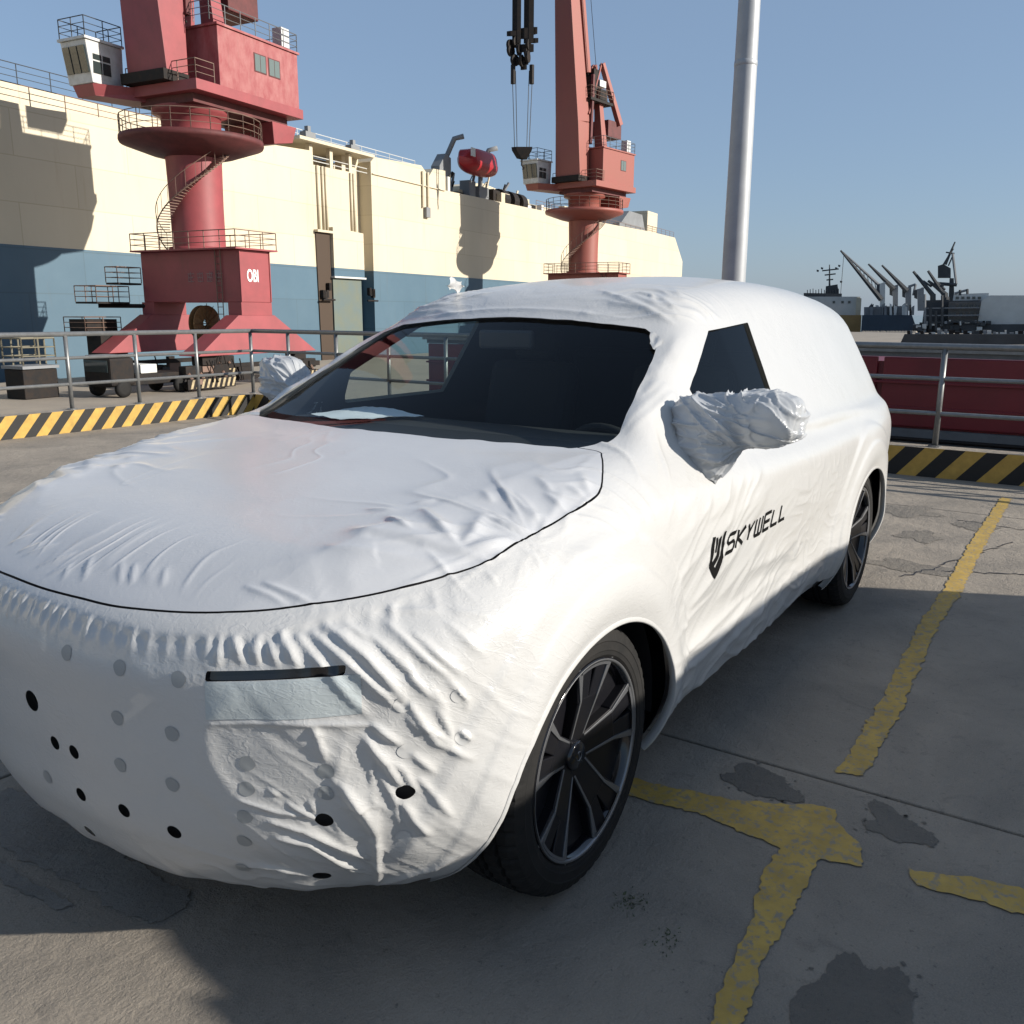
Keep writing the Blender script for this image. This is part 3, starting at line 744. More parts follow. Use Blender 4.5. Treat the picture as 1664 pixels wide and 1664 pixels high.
def build_car_skin():
    P0, Fq = wrap_grid(340, 860, 260, 60)
    N = grad(P0)
    W = wrinkle(P0)
    V = np.hstack([P0, P0 + N * (W + .006)[:, None], N])
    ex = []
    # glass patches taken from the undisplaced surface
    def patch(name, gfun, m, off):
        g = gfun(V[:, :3])
        v, fq, e = clip(V, Fq, [], g)
        vv, ff = compact(v, fq, e)
        return mesh_np(name, vv[:, :3] + vv[:, 6:9] * off, ff, m, car)
    def g_ws(P):
        return np.where(P[:, 0] > .2, sd_poly(P[:, 1], P[:, 2], WS_POLY), 1.0)
    def g_sw(P):
        return np.where(np.abs(P[:, 1]) > .5, sd_poly(P[:, 0], P[:, 2], SW_POLY), 1.0)
    def g_swl(P): return np.where(P[:, 1] > 0, g_sw(P), 1.0)
    def g_swr(P): return np.where(P[:, 1] < 0, g_sw(P), 1.0)
    patch("windscreen", lambda P: -(g_ws(P) - .02), M_GLASS, -.004)
    patch("side_window", lambda P: -(g_swl(P) - .02), M_GLASS_D, -.004)
    patch("side_window", lambda P: -(g_swr(P) - .02), M_GLASS_D, -.004)
    jag = lambda P: .0018 * vnoise(P * 16, 77)
    def cut(V_, Fq_, ex_, g): return clip(V_, Fq_, ex_, g)
    V2, F2, ex = V, Fq, []
    gb = lambda P: P[:, 2] - np.where(P[:, 0] > 1.1, .205 + .012 * vnoise(P * 9, 61) + .006 * vnoise(P * 30, 62) + .10 * sstep(1.9, 1.75, P[:, 0]), .275 + .008 * vnoise(P * 9, 61) - .04 * sstep(-1.6, -2.0, P[:, 0]))
    for gf in (gb, lambda P: g_ws(P) + jag(P), g_sw):
        V2, F2, ex = clip(V2, F2, ex, gf(V2[:, :3]))
    for cx in (1.4, -1.4):
        def ga(P):
            r = np.sqrt(((P[:, 0] - cx) / 1.06) ** 2 + ((P[:, 2] - .36) / .93) ** 2)
            low = np.where((P[:, 2] < .36) & (np.abs(P[:, 0] - cx) < .42), -.1, 1)
            return np.where(np.abs(P[:, 1]) > .55, np.minimum(r - .405, low) + 0 * r, 1.0)
        def ga2(P):
            dx = np.abs(P[:, 0] - cx) / 1.06
            dz = np.maximum((P[:, 2] - .36) / .93, 0)
            return np.where(np.abs(P[:, 1]) > .55, np.sqrt(dx ** 2 + dz ** 2) - .405, 1.0)
        V2, F2, ex = clip(V2, F2, ex, ga2(V2[:, :3]))
    for h in HOLES_BLACK:
        a = np.array(h)
        V2, F2, ex = clip(V2, F2, ex, np.sqrt((((V2[:, :3] - a) * np.array([.6, 1, 1])) ** 2).sum(1)) - .0165)
    # dark slot of the daytime light
    def g_slot(P):
        y = P[:, 1]; zc = .784 + (np.abs(y) - .634) * .085
        return np.where((P[:, 0] > 1.9), np.maximum(np.abs(np.abs(y) - .634) - .118, np.abs(P[:, 2] - zc) - .0095), 1.0)
    V2, F2, ex = clip(V2, F2, ex, g_slot(V2[:, :3]))
    # bonnet seam splits the film in two sheets
    def g_seam(P): return np.where((P[:, 2] > .8) & (P[:, 0] > 1.0), seam_dist(P), 1.0)
    sd = g_seam(V2[:, :3])
    Vh, Fh, eh = clip(V2, F2, ex, -sd - .0022)
    Vb, Fb, eb = clip(V2, F2, ex, sd - .0022)
    a, b = compact(Vb, Fb, eb)
    mesh_np("body_cover", a[:, 3:6], b, M_FILM, car)
    a, b = compact(Vh, Fh, eh)
    mesh_np("bonnet_cover", a[:, 3:6], b, M_FILM2, car)
    # dark body underneath
    P1, F1 = wrap_grid(130, 220, 44)
    N1 = grad(P1)
    v = np.hstack([P1, N1])
    e = []
    for gf in (lambda P: g_ws(P) - .012, lambda P: g_sw(P) - .004):
        v, F1, e = clip(v, F1, e, gf(v[:, :3]))
    for cx in (1.4, -1.4):
        g = np.where((np.abs(v[:, 1]) > .5), np.sqrt((np.abs(v[:, 0] - cx)) ** 2 + (np.maximum(v[:, 2] - .36, 0)) ** 2) - .425, 1.0)
        v, F1, e = clip(v, F1, e, g)
    a, b = compact(v, F1, e)
    mesh_np("inner_body", a[:, :3] - a[:, 3:6] * .012, b, M_BLACK, car)

build_car_skin()

def on_skin(P, off=.0):
    """project points near the body onto the film"""
    P = np.array(P, float)
    for i in range(12):
        P = P - grad(P) * body(P)[:, None] * .8
    return P + grad(P) * (wrinkle(P) + .006 + off)[:, None]

# vent patches: grey and pale round spots on the bumper film
def spot(name, c, r, m, off=.0012, n=22, rings=3):
    c = np.array([c], float)
    for i in range(12): c = c - grad(c) * body(c)[:, None] * .8
    nrm = grad(c)[0]
    a = np.cross(nrm, [0, 0, 1.]); a /= np.linalg.norm(a); b = np.cross(nrm, a)
    pts = [c[0]]
    for k in range(1, rings + 1):
        for j in range(n):
            t = 2 * math.pi * j / n
            pts.append(c[0] + (a * math.cos(t) * (1 + .08 * math.sin(3 * t + c[0][1] * 9)) + b * math.sin(t)) * r * k / rings)
    V = on_skin(pts, off)
    fs = [(0, 1 + j, 1 + (j + 1) % n) for j in range(n)]
    for k in range(rings - 1):
        for j in range(n):
            q = 1 + k * n
            fs.append((q + j, q + n + j, q + n + (j + 1) % n, q + (j + 1) % n))
    return mesh_np(name, V, fs, m, car)
for h in HOLES_GREY: spot("vent_patch", h, .0165, M_HOLEG)
for h in HOLES_WHITE: spot("vent_patch", h, .0165, M_HOLEW)

# clear window taped under the light slot
def skin_grid(name, f, nu, nv, m, off, smooth=True):
    pts = [f(i / nu, j / nv) for j in range(nv + 1) for i in range(nu + 1)]
    V = on_skin(pts, off)
    fs = [(j * (nu + 1) + i, j * (nu + 1) + i + 1, (j + 1) * (nu + 1) + i + 1, (j + 1) * (nu + 1) + i) for j in range(nv) for i in range(nu)]
    return mesh_np(name, V, fs, m, car, smooth)
M_CLEAR = film("clear_film_strip", (.47, .52, .53), .15, .8)
for s in (1, -1):
    def f(u, v, s=s):
        y = .518 + u * .255; x = 2.225 - .17 * u ** 1.3
        return (x, s * y, .765 - .076 * v + .020 * u)
    o = skin_grid("clear_strip", f, 40, 12, M_CLEAR, .0016)
    def f2(u, v, s=s):
        y = .508 + u * .252; x = 2.22 - .15 * u ** 1.3
        return (x, s * y, .786 - .024 * v + .021 * u)
    P = on_skin([f2(i / 30, j) for j in (0, 1) for i in range(31)], 0)
    P = P - grad(P) * .008
    mesh_np("light_lens", P, [(i, i + 1, 32 + i, 31 + i) for i in range(30)], M_GLOSS, car)

# lettering on the front door
def stroke_mesh(polys, org, su, sw, slant, th):
    """polys in unit boxes -> flat ribbons on the door film, u runs to the rear"""
    V = []; fs = []
    def P(u, w): return (org[0] - (u * su + slant * w * sw), .955, org[1] + w * sw)
    for pl in polys:
        pts = []
        for (a, b) in zip(pl[:-1], pl[1:]):
            L_ = math.hypot((b[0] - a[0]) * su, (b[1] - a[1]) * sw); n = max(1, int(L_ / .006))
            pts += [(a[0] + (b[0] - a[0]) * i / n, a[1] + (b[1] - a[1]) * i / n) for i in range(n)]
        pts.append(pl[-1])
        q = [Vector((P(u, w)[0], P(u, w)[2])) for u, w in pts]
        o = len(V)
        for i, p in enumerate(q):
            t = (q[min(i + 1, len(q) - 1)] - q[max(i - 1, 0)]).normalized()
            nn = Vector((-t.y, t.x)) * th / 2
            for s in (-1, 0, 1):
                V.append((p.x + nn.x * s, .955, p.y + nn.y * s))
        for i in range(len(q) - 1):
            for s in (0, 1):
                fs.append((o + i * 3 + s, o + i * 3 + s + 1, o + i * 3 + s + 4, o + i * 3 + s + 3))
    return V, fs
LET = {
 'S': [[(1, 1), (.14, 1), (0, .86), (0, .64), (.12, .52), (.88, .52), (1, .4), (1, .13), (.88, 0), (-.05, 0)]],
 'K': [[(0, 0), (0, 1)], [(1, 1), (.12, .5), (1, 0)]],
 'Y': [[(0, 1), (.5, .45), (1, 1)], [(.5, .45), (.5, 0)]],
 'W': [[(0, 1), (0, .1), (.1, 0), (.9, 0), (1, .1), (1, 1)], [(.5, 1), (.5, 0)]],
 'E': [[(1, 1), (0, 1), (0, 0), (1, 0)], [(0, .5), (.92, .5)]],
 'L': [[(0, 1), (0, 0), (1, 0)]]}
def lettering():
    V = []; fs = []
    w = .066; pitch = .0915
    for i, c in enumerate("SKYWELL"):
        v, f_ = stroke_mesh(LET[c], (.590 - i * pitch, .728), w, .058, .28, .0128)
        o = len(V); V += v; fs += [tuple(k + o for k in q) for q in f_]
    mesh_np("lettering", on_skin(V, .0016), fs, M_INK, car)
    V = []; fs = []
    E = [[(.08, 1), (.08, .42), (.5, .12), (.92, .42), (.92, 1)], [(.12, .36), (.5, .06), (.88, .36)], [(.2, .3), (.5, .02), (.8, .3)], [(.52, .92), (.60, .80), (.60, .48), (.34, .34)],
         [(.30, .95), (.34, .8), (.36, .60)]]
    for k, e in enumerate(E):
        v, f_ = stroke_mesh([e], (.735, .672), .112, .138, .10, (.020, .018, .016, .022, .012)[k])
        o = len(V); V += v; fs += [tuple(k2 + o for k2 in q) for q in f_]
    mesh_np("emblem", on_skin(V, .0020), fs, M_INK, car)
lettering()

# rolled hem round each wheel arch, and the dark liner inside
def arches():
    for cx in (1.4, -1.4):
        for s in (1, -1):
            pts = []
            a0 = -22; n = 72
            A = []
            for i in range(n + 1):
                t = math.radians(180 - a0 - (180 - 2 * a0) * i / n)
                px_ = cx + math.cos(t) * .405 * 1.06; pz = .36 + math.sin(t) * .405 * .93
                if math.sin(t) < 0: px_ = cx + math.copysign(.405 * 1.06, math.cos(t)); pz = .36 + math.sin(t) * .42
                A.append((px_, pz))
            O = np.array([(a, 0, b) for a, b in A]); D = np.array([(0, s, 0)] * len(A), float)
            # march in from outside along y
            t = np.full(len(A), 1.4)
            for k in range(60): t = t - np.clip(body(O + D * t[:, None]), -.1, .12) * .7
            P = O + D * t[:, None]
            Pn = grad(P)
            W = wrinkle(P) + .006
            C = P + Pn * W[:, None]
            rad = np.stack([P[:, 0] - cx, 0 * P[:, 0], P[:, 2] - .36], -1); rad /= np.linalg.norm(rad, axis=1, keepdims=True)
            wob = (1 + .4 * np.sin(np.arange(len(A)) * 1.9) * .2)
            rings = [C + rad * .004 + Pn * .0005, C + Pn * .006 - rad * .004, C + Pn * .002 - rad * .010, C - Pn * .012 - rad * .008, C - Pn * .022 + rad * .002]
            V = np.concatenate(rings); m = len(A)
            fs = [(k * m + i, k * m + i + 1, (k + 1) * m + i + 1, (k + 1) * m + i) for k in range(len(rings) - 1) for i in range(m - 1)]
            mesh_np("arch_hem", V, fs, M_FILM, car)
            # liner
            b = MB(); pr = []
            for (yy, r) in ((.90, .435), (.55, .435), (.42, .42)):
                pr.append([(cx + math.cos(u) * r, s * yy, max(.36 + math.sin(u) * r, .14)) for u in [math.radians(-6 + 192 * i / 30) for i in range(31)]])
            o = 0
            V = sum(pr, []); fs = [(k * 31 + i, k * 31 + i + 1, (k + 1) * 31 + i + 1, (k + 1) * 31 + i) for k in range(2) for i in range(30)]
            fs.append(tuple(62 + i for i in range(31)))
            b.add(V, fs); b.build("arch_liner", M_BLACK, car, True)
arches()

# ------------------------------------------------------------------ wheels
def make_wheel(cx, s, steer=0.0):
    c = Vector((cx, s * .815, .358)); ax = Vector((0, s, 0))
    root = empty("wheel", c)
    root.parent = car
    # tyre: profile (radius, offset along axle outward), tread blocks notched
    h = .118
    prof = [(.262, -h + .012), (.275, -h + .002), (.31, -h), (.338, -h + .010), (.3515, -h + .028), (.356, -h + .050), (.346, -h + .052), (.346, -h + .060), (.358, -h + .062), (.359, -.020), (.348, -.018), (.348, -.008),
            (.359, -.006), (.359, .006), (.348, .008), (.348, .018), (.359, .020), (.358, h - .062), (.346, h - .060), (.346, h - .052), (.356, h - .050), (.3515, h - .028), (.338, h - .010), (.312, h), (.309, h + .0015), (.306, h), (.285, h + .001), (.282, h - .0005), (.272, h - .002), (.262, h - .012), (.258, h - .03)]
    n = 216; V = []; fs = []; m = len(prof)
    for k in range(n):
        th = 2 * math.pi * k / n
        notch = (k % 4 == 0)
        for i, (r, o) in enumerate(prof):
            rr = r
            if notch and r > .350: rr = r - .007
            if notch and .335 < r < .35 and abs(o) > .09: rr = r - .003
            V.append((math.cos(th) * rr, s * o, math.sin(th) * rr))
    for k in range(n):
        k2 = (k + 1) % n
        for i in range(m - 1):
            f = (k * m + i, k * m + i + 1, k2 * m + i + 1, k2 * m + i)
            fs.append(f if s > 0 else f[::-1])
    t = MB().add(V, fs).build("tyre", M_TYRE, root, False)
    # rim barrel and back
    z0 = Vector((0, 0, 0))
    b = MB()
    b.lathe([(.262, s * .104), (.266, s * .112), (.262, s * .116), (.252, s * .108), (.246, s * .095), (.240, s * .02), (.238, s * -.10)], z0, (0, 1, 0), 96)
    b.lathe([(.239, s * .012), (.10, s * .03), (.0001, s * .03)], z0, (0, 1, 0), 64)
    rim = b.build("rim", M_GLOSS, root, True)
    MB().lathe([(.2635, s * .1135), (.261, s * .1172), (.2555, s * .1135), (.254, s * .109)], z0, (0, 1, 0), 120).build("rim_lip", M_RIMS, root, True)
    MB().lathe([(.17, s * .034), (.17, s * .046), (.09, s * .046), (.085, s * .036)], z0, (0, 1, 0), 64).build("brake_disc", M_DISC, root, False)
    def P(r, ang, o): return Vector((math.cos(ang) * r, s * o, math.sin(ang) * r))
    off = math.radians(25)
    for k in range(5):
        a = off + 2 * math.pi * k / 5
        sp = MB()
        # dark core wedge of the spoke
        def bar(r0, w0, o0, r1, w1, o1, dep=.035, sh0=0, sh1=0):
            u = Vector((math.cos(a), 0, math.sin(a))); w = Vector((-math.sin(a), 0, math.cos(a))); y = Vector((0, s, 0))
            A = [u * r0 + w * (sh0 - w0) + y * o0, u * r0 + w * (sh0 + w0) + y * o0, u * r1 + w * (sh1 + w1) + y * o1, u * r1 + w * (sh1 - w1) + y * o1]
            return [p - y * dep for p in A], A
        lo, hi = bar(.035, .036, .070, .165, .052, .098)
        sp.hexa(lo, hi)
        for q in (-1, 1):
            lo, hi = bar(.155, .027, .096, .254, .040, .108, .03, q * .026, q * .052)
            sp.hexa(lo, hi)
        spo = sp.build("spoke", M_PANEL, root, False, bevel=.003)
        tr = MB()
        for q in (-1, 1):
            lo, hi = bar(.050, .0028, .0745, .160, .0042, .1005, .004, q * .030, q * .044)
            tr.hexa(lo, hi)
            lo, hi = bar(.160, .0042, .1005, .253, .0120, .1125, .005, q * .044, q * .080)
            tr.hexa(lo, hi)
        tr.build("spoke_trim", M_RIMS, root, False, bevel=.001)
        # dark filler panel in the gap between two spokes
        pv = []
        for (r_, w_, o_) in ((.06, 13, .050), (.13, 22, .062), (.20, 24, .074), (.245, 22, .080)):
            for i in range(7): pv.append(P(r_, a + math.radians(36 + w_ * (i / 3 - 1)), o_))
        MB().add(pv, [(j * 7 + i, j * 7 + i + 1, (j + 1) * 7 + i + 1, (j + 1) * 7 + i) for j in range(3) for i in range(6)]).build("spoke_panel", M_PANEL, root, True)
        # machined arc joining the two ends of a spoke along the lip
        V = []; fs = []
        for i in range(13):
            g = a + math.radians(-17 + 34 * i / 12)
            V += [P(.2465, g, .1128), P(.2545, g, .1142)]
        fs = [(2 * i, 2 * i + 1, 2 * i + 3, 2 * i + 2) for i in range(12)]
        MB().add(V, fs).build("rim_arc", M_RIMS, root)
    cap = MB().lathe([(.040, s * .060), (.040, s * .078), (.034, s * .082), (.0001, s * .083)], z0, (0, 1, 0), 32).build("hub_cap", M_GLOSS, root, True)
    lg = MB().tube([P(.012, g, .0840) for g in [math.radians(60 + 300 * i / 14) for i in range(15)]], .0014, 5)
    lg.tube([(0, s * .084, -.006), (0, s * .084, .012)], .0014, 5)
    lg.build("hub_emblem", M_RIMS, root)
    for k in range(5):
        a = off + 2 * math.pi * (k + .5) / 5
        p = P(.056, a, .055)
        MB().lathe([(.010, 0), (.010, s * .014), (.0001, s * .015)], p, (0, 1, 0), 6).build("wheel_nut", M_DISC, root)
    return root
for cx in (1.4, -1.4):
    for s in (1, -1):
        make_wheel(cx, s)
# hidden underbody
MB().box((0, 0, .30), (3.7, 1.10, .16)).build("underbody", M_BLACK, car)

# ------------------------------------------------------------------ mirrors in bags
def blob(parts, n=90, m=56):
    """union of ellipsoids wrapped in crumpled film, from direction rays"""
    c0 = np.mean([p[0] for p in parts], axis=0)
    th = np.linspace(0, 2 * math.pi, n, endpoint=False); ph = np.linspace(.02, math.pi - .02, m)
    T, Ph = np.meshgrid(th, ph)
    D = np.stack([np.cos(T) * np.sin(Ph), np.sin(T) * np.sin(Ph), np.cos(Ph)], -1).reshape(-1, 3)
    t = np.full(len(D), .5)
    def f(P):
        v = None
        for c, r in parts:
            q = (P - np.array(c)) / np.array(r)
            d = ((np.abs(q) ** 2.6).sum(1) ** (1 / 2.6) - 1) * min(r)
            v = d if v is None else smin(v, d, .035)
        return v
    for i in range(60): t = t - f(c0 + D * t[:, None]) * .6
    P = c0 + D * t[:, None]
    rel = P - c0; an = np.arctan2(rel[:, 2], rel[:, 0]); cs, sn = np.cos(an), np.sin(an)
    wv = vnoise(P * 8, 3); wv2 = vnoise(P * 17, 4)
    q1 = np.stack([cs * 2.2 + wv * .5, sn * 2.2 + rel[:, 1] * 4, rel[:, 1] * 7 + wv * .4], -1)
    W = .015 * crest(q1, 91, 3.0) + .008 * crest(q1 * 2.1 + wv2[:, None] * .3, 92, 3.2) + .0035 * crest(q1 * 4.3, 93, 3.0) + .006 * wv
    W = W + .010 * crest(np.stack([(rel[:, 2] + rel[:, 1] * .8) * 26, rel[:, 1] * 6, rel[:, 0] * 6], -1), 95, 3.4)
    P = P + D * (W - .008)[:, None]
    fs = [(j * n + i, j * n + (i + 1) % n, (j + 1) * n + (i + 1) % n, (j + 1) * n + i) for j in range(m - 1) for i in range(n)]
    fs += [tuple(range(n))[::-1], tuple((m - 1) * n + i for i in range(n))]
    return P, fs
P, fs = blob([((.60, 1.055, 1.165), (.085, .125, .085)), ((.64, .90, 1.12), (.085, .10, .11)), ((.655, .91, 1.02), (.04, .05, .05))], 300, 180)
mesh_np("mirror_bag", P, fs, M_BAG, car)
P, fs = blob([((.60, -1.02, 1.19), (.085, .10, .095)), ((.62, -.90, 1.13), (.07, .08, .08))], 160, 100)
mesh_np("mirror_bag", P, fs, M_BAG, car)

# ------------------------------------------------------------------ cabin
b = MB()
b.prism([(1.06, -.70, 1.05), (.86, -.70, 1.085), (.48, -.70, 1.065), (.40, -.70, .98), (.44, -.70, .75), (1.06, -.70, .75)], (0, 1.40, 0))
b.build("dashboard", M_DARK, car, bevel=.02)
sh = MB()
nu, nv = 14, 10
V = []
for j in range(nv + 1):
    for i in range(nu + 1):
        u, v = i / nu, j / nv
        V.append((.52 + .34 * v + .05 * u, -.64 + .36 * u + .04 * v, 1.092 + .012 * math.sin(u * 5 + v * 3) * (u) + .004 * rnd.random()))
sh.add(V, [(j * (nu + 1) + i, j * (nu + 1) + i + 1, (j + 1) * (nu + 1) + i + 1, (j + 1) * (nu + 1) + i) for j in range(nv) for i in range(nu)])
sh.build("paper_sheet", M_PAPER, car, True)
def seat(x, y):
    s_ = MB()
    s_.box((x, y, .62), (.50, .50, .16)); s_.build("seat_cushion", M_DARK, car, bevel=.05)
    s_ = MB(); a = Vector((.97, 0, .24)).normalized()
    up = Vector((-.26, 0, .965)); s_.box((x - .30, y, .96), (.13, .46, .60), (Vector((.965, 0, .26)), Vector((0, 1, 0)), up)); s_.build("seat_backrest", M_DARK, car, bevel=.05)
    s_ = MB(); s_.box((x - .40, y, 1.33), (.09, .24, .16), (Vector((.965, 0, .26)), Vector((0, 1, 0)), up)); s_.build("headrest", M_DARK, car, bevel=.035)
seat(-.02, .38); seat(-.02, -.38)
MB().box((-1.15, 0, .98), (.15, 1.2, .62)).build("rear_backrest", M_DARK, car, bevel=.05)
wl = MB()
cw = Vector((.28, .38, .90)); axw = Vector((.9, 0, -.42)).normalized(); aw = Vector((0, 1, 0)); bw = axw.cross(aw)
wl.tube([cw + (aw * math.cos(2 * math.pi * i / 32) + bw * math.sin(2 * math.pi * i / 32)) * .185 for i in range(33)], .014, 8, cap=False)
wl.tube([cw - aw * .18, cw + aw * .18], .016, 6); wl.tube([cw, cw - bw * .18], .014, 6)
wl.build("steering_wheel", M_DARK, car, True)
MB().box((.42, 0, 1.375), (.03, .24, .07)).build("rear_view_mirror", M_BLACK, car, bevel=.01)
# loose film ends: on the roof and at the windscreen corner
def scrap(name, c, u, v, n, amp):
    V = []
    for j in range(n + 1):
        for i in range(n + 1):
            a, b_ = i / n, j / n
            p = Vector(c) + Vector(u) * a + Vector(v) * b_ * (1 - .5 * abs(a - .4))
            V.append((p.x + amp * math.sin(a * 9 + b_ * 4), p.y + amp * math.cos(b_ * 8 + a * 3), p.z + amp * math.sin(b_ * 7 + a * 6)))
    MB().add(V, [(j * (n + 1) + i, j * (n + 1) + i + 1, (j + 1) * (n + 1) + i + 1, (j + 1) * (n + 1) + i) for j in range(n) for i in range(n)]).build(name, M_FILM, car, True)
scrap("loose_film", (.18, -.46, 1.565), (-.16, -.05, .0), (.02, .02, .055), 10, .008)
scrap("loose_film", (.40, .585, 1.415), (.015, .05, -.02), (.07, .03, -.05), 8, .002)

# ------------------------------------------------------------------ place helpers
def ray(px, py):
    return F + RR * ((px - 832) / 1450) - UU * ((py - 832) / 1450)
EYE = Vector(CAM)
QA = math.radians(-146.2 - 26.7)
QH = Vector((math.cos(QA), math.sin(QA), 0))            # along the quay, away to the right
QV = Vector((-math.sin(QA), math.cos(QA), 0))           # towards the ship
if QV.dot(Vector((-.6, -.8, 0))) < 0: QV = -QV
Q0 = Vector((CAM[0], CAM[1], 0))
ZU = Vector((0, 0, 1))
def Q(u, v, z): return Q0 + QH * u + QV * v + ZU * z
def at_v(px, py, V):
    d = ray(px, py); return EYE + d * (V / d.dot(QV))
def at_d(px, py, D):
    d = ray(px, py); return EYE + d * (D / math.hypot(d.x, d.y))
def at_z(px, py, z):
    d = ray(px, py); return EYE + d * ((z - EYE.z) / d.z)

# ------------------------------------------------------------------ materials of the place
def concrete(name, c1, c2, stain, sc=1.0, bump=.5):
    m = bpy.data.materials.new(name); m.use_nodes = True
    nt = m.node_tree; L = nt.links; b = nt.nodes["Principled BSDF"]; b.inputs["Roughness"].default_value = .82; b.inputs["Specular IOR Level"].default_value = .3
    g = nt.nodes.new("ShaderNodeNewGeometry")
    def N(s, det=8, r=.6, dist=0.0):
        n = nt.nodes.new("ShaderNodeTexNoise"); n.inputs["Scale"].default_value = s * sc; n.inputs["Detail"].default_value = det; n.inputs["Roughness"].default_value = r; n.inputs["Distortion"].default_value = dist
        L.new(g.outputs["Position"], n.inputs["Vector"]); return n
    def ramp(n, a, bb):
        r = nt.nodes.new("ShaderNodeValToRGB"); r.color_ramp.elements[0].position = a; r.color_ramp.elements[1].position = bb; L.new(n.outputs["Fac"], r.inputs[0]); return r
    def mix(f, A, B, k=1.0):
        m_ = nt.nodes.new("ShaderNodeMix"); m_.data_type = 'RGBA'
        if k != 1.0:
            mm = nt.nodes.new("ShaderNodeMath"); mm.operation = 'MULTIPLY'; mm.inputs[1].default_value = k; L.new(f, mm.inputs[0]); f = mm.outputs[0]
        L.new(f, m_.inputs["Factor"])
        for s, v in (("A", A), ("B", B)):
            if isinstance(v, tuple): m_.inputs[s].default_value = (*v, 1)
            else: L.new(v, m_.inputs[s])
        return m_.outputs["Result"]
    a = mix(ramp(N(.9, 6, .6, .6), .35, .65).outputs[0], c1, c2)
    a = mix(ramp(N(4.5, 9, .7, 1.5), .56, .72).outputs[0], a, stain, .55)
    a = mix(ramp(N(26, 6, .7), .60, .70).outputs[0], a, tuple(c * .55 for c in stain), .7)
    a = mix(ramp(N(120, 3, .6), .40, .75).outputs[0], a, tuple(min(1, c * 1.35) for c in c1), .35)
    L.new(a, b.inputs["Base Color"])
    nb = N(60, 8, .75); nb2 = N(7, 8, .7)
    ad = nt.nodes.new("ShaderNodeMath"); ad.operation = 'MULTIPLY_ADD'; ad.inputs[1].default_value = 2.5
    L.new(nb2.outputs["Fac"], ad.inputs[0]); L.new(nb.outputs["Fac"], ad.inputs[2])
    bp = nt.nodes.new("ShaderNodeBump"); bp.inputs["Strength"].default_value = bump; bp.inputs["Distance"].default_value = .008
    L.new(ad.outputs[0], bp.inputs["Height"]); L.new(bp.outputs[0], b.inputs["Normal"])
    return m
M_CONC = concrete("lot_concrete", (.32, .28, .23), (.205, .185, .158), (.115, .107, .098), 1.7, .9)
M_QUAY = concrete("quay_concrete", (.30, .26, .21), (.24, .21, .175), (.16, .14, .12), .35)
M_ASPH = concrete("patch_asphalt", (.235, .212, .18), (.185, .17, .148), (.13, .12, .11), 3, 1.2)
M_STRIPD = concrete("grey_scrape", (.37, .35, .32), (.25, .24, .22), (.15, .145, .14), 3, 1.4)
def worn_paint(name, c, under, sc=9.0, thr=.60):
    m = mat(name, c, .7, noise=(sc, .3), bump=(70, .5, .003))
    nt = m.node_tree; L = nt.links; b = nt.nodes["Principled BSDF"]
    old = b.inputs["Base Color"].links[0].from_socket
    g = nt.nodes.new("ShaderNodeNewGeometry"); n = nt.nodes.new("ShaderNodeTexNoise"); n.inputs["Scale"].default_value = 34; n.inputs["Detail"].default_value = 12; n.inputs["Roughness"].default_value = .75
    L.new(g.outputs["Position"], n.inputs["Vector"])
    r = nt.nodes.new("ShaderNodeValToRGB"); r.color_ramp.elements[0].position = thr - .04; r.color_ramp.elements[1].position = thr + .05; L.new(n.outputs["Fac"], r.inputs[0])
    mx = nt.nodes.new("ShaderNodeMix"); mx.data_type = 'RGBA'; mx.inputs["B"].default_value = (*under, 1)
    L.new(old, mx.inputs["A"]); L.new(r.outputs[0], mx.inputs["Factor"]); L.new(mx.outputs["Result"], b.inputs["Base Color"])
    return m
M_YELP = worn_paint("worn_yellow_paint", (.46, .305, .065), (.22, .19, .14), thr=.545)
M_KY = worn_paint("kerb_yellow", (.46, .29, .06), (.22, .19, .14), thr=.66)
M_KB = worn_paint("kerb_black", (.009, .009, .009), (.06, .055, .05), thr=.66)
M_GALV = mat("galvanised_steel", (.22, .225, .225), .42, metal=.55, noise=(14, .25), bump=(50, .15, .001))
M_SALM = mat("crane_red_paint", (.27, .054, .060), .55, noise=(1.1, .3), tint2=(.21, .046, .050), bump=(30, .1, .002))
M_FADED = mat("faded_red_paint", (.24, .050, .054), .65, noise=(2.2, .3), tint2=(.32, .125, .12), bump=(25, .2, .003), scale_vec=(1, 1, .5))
M_ORNG = mat("crane_orange_red", (.25, .068, .052), .55, noise=(.9, .3), tint2=(.24, .072, .052))
M_DKRED = mat("dark_red_steel", (.11, .024, .024), .7, noise=(2, .4))
M_MACH = mat("dark_machinery", (.009, .009, .010), .7, spec=.25, noise=(4, .5), tint2=(.022, .015, .011))
M_RAILC = mat("rail_brown", (.16, .10, .075), .6)
M_RAILY = mat("rail_dull_yellow", (.17, .155, .11), .7)
M_CABW = mat("cab_white", (.55, .56, .56), .5, noise=(3, .2), tint2=(.42, .42, .40))
M_PANE = mat("dark_pane", (.03, .04, .04), .1, spec=.8)
M_PANE2 = mat("grey_pane", (.12, .15, .14), .15, spec=.8)
M_CREAM = mat("ship_cream", (.56, .495, .37), .6, noise=(.22, .12), tint2=(.51, .45, .33), bump=(.7, .25, .05), scale_vec=(1, 1, .35))
M_BLUE = mat("ship_blue", (.068, .125, .17), .6, noise=(.3, .2), tint2=(.056, .11, .155), bump=(.7, .2, .05))
M_PORTG = mat("port_grey_green", (.095, .13, .13), .6, noise=(.8, .2), tint2=(.12, .135, .10))
M_WHITES = mat("ship_white", (.55, .55, .52), .6, noise=(.4, .15))
M_GREYS = mat("ship_grey", (.20, .21, .22), .65, noise=(.3, .3))
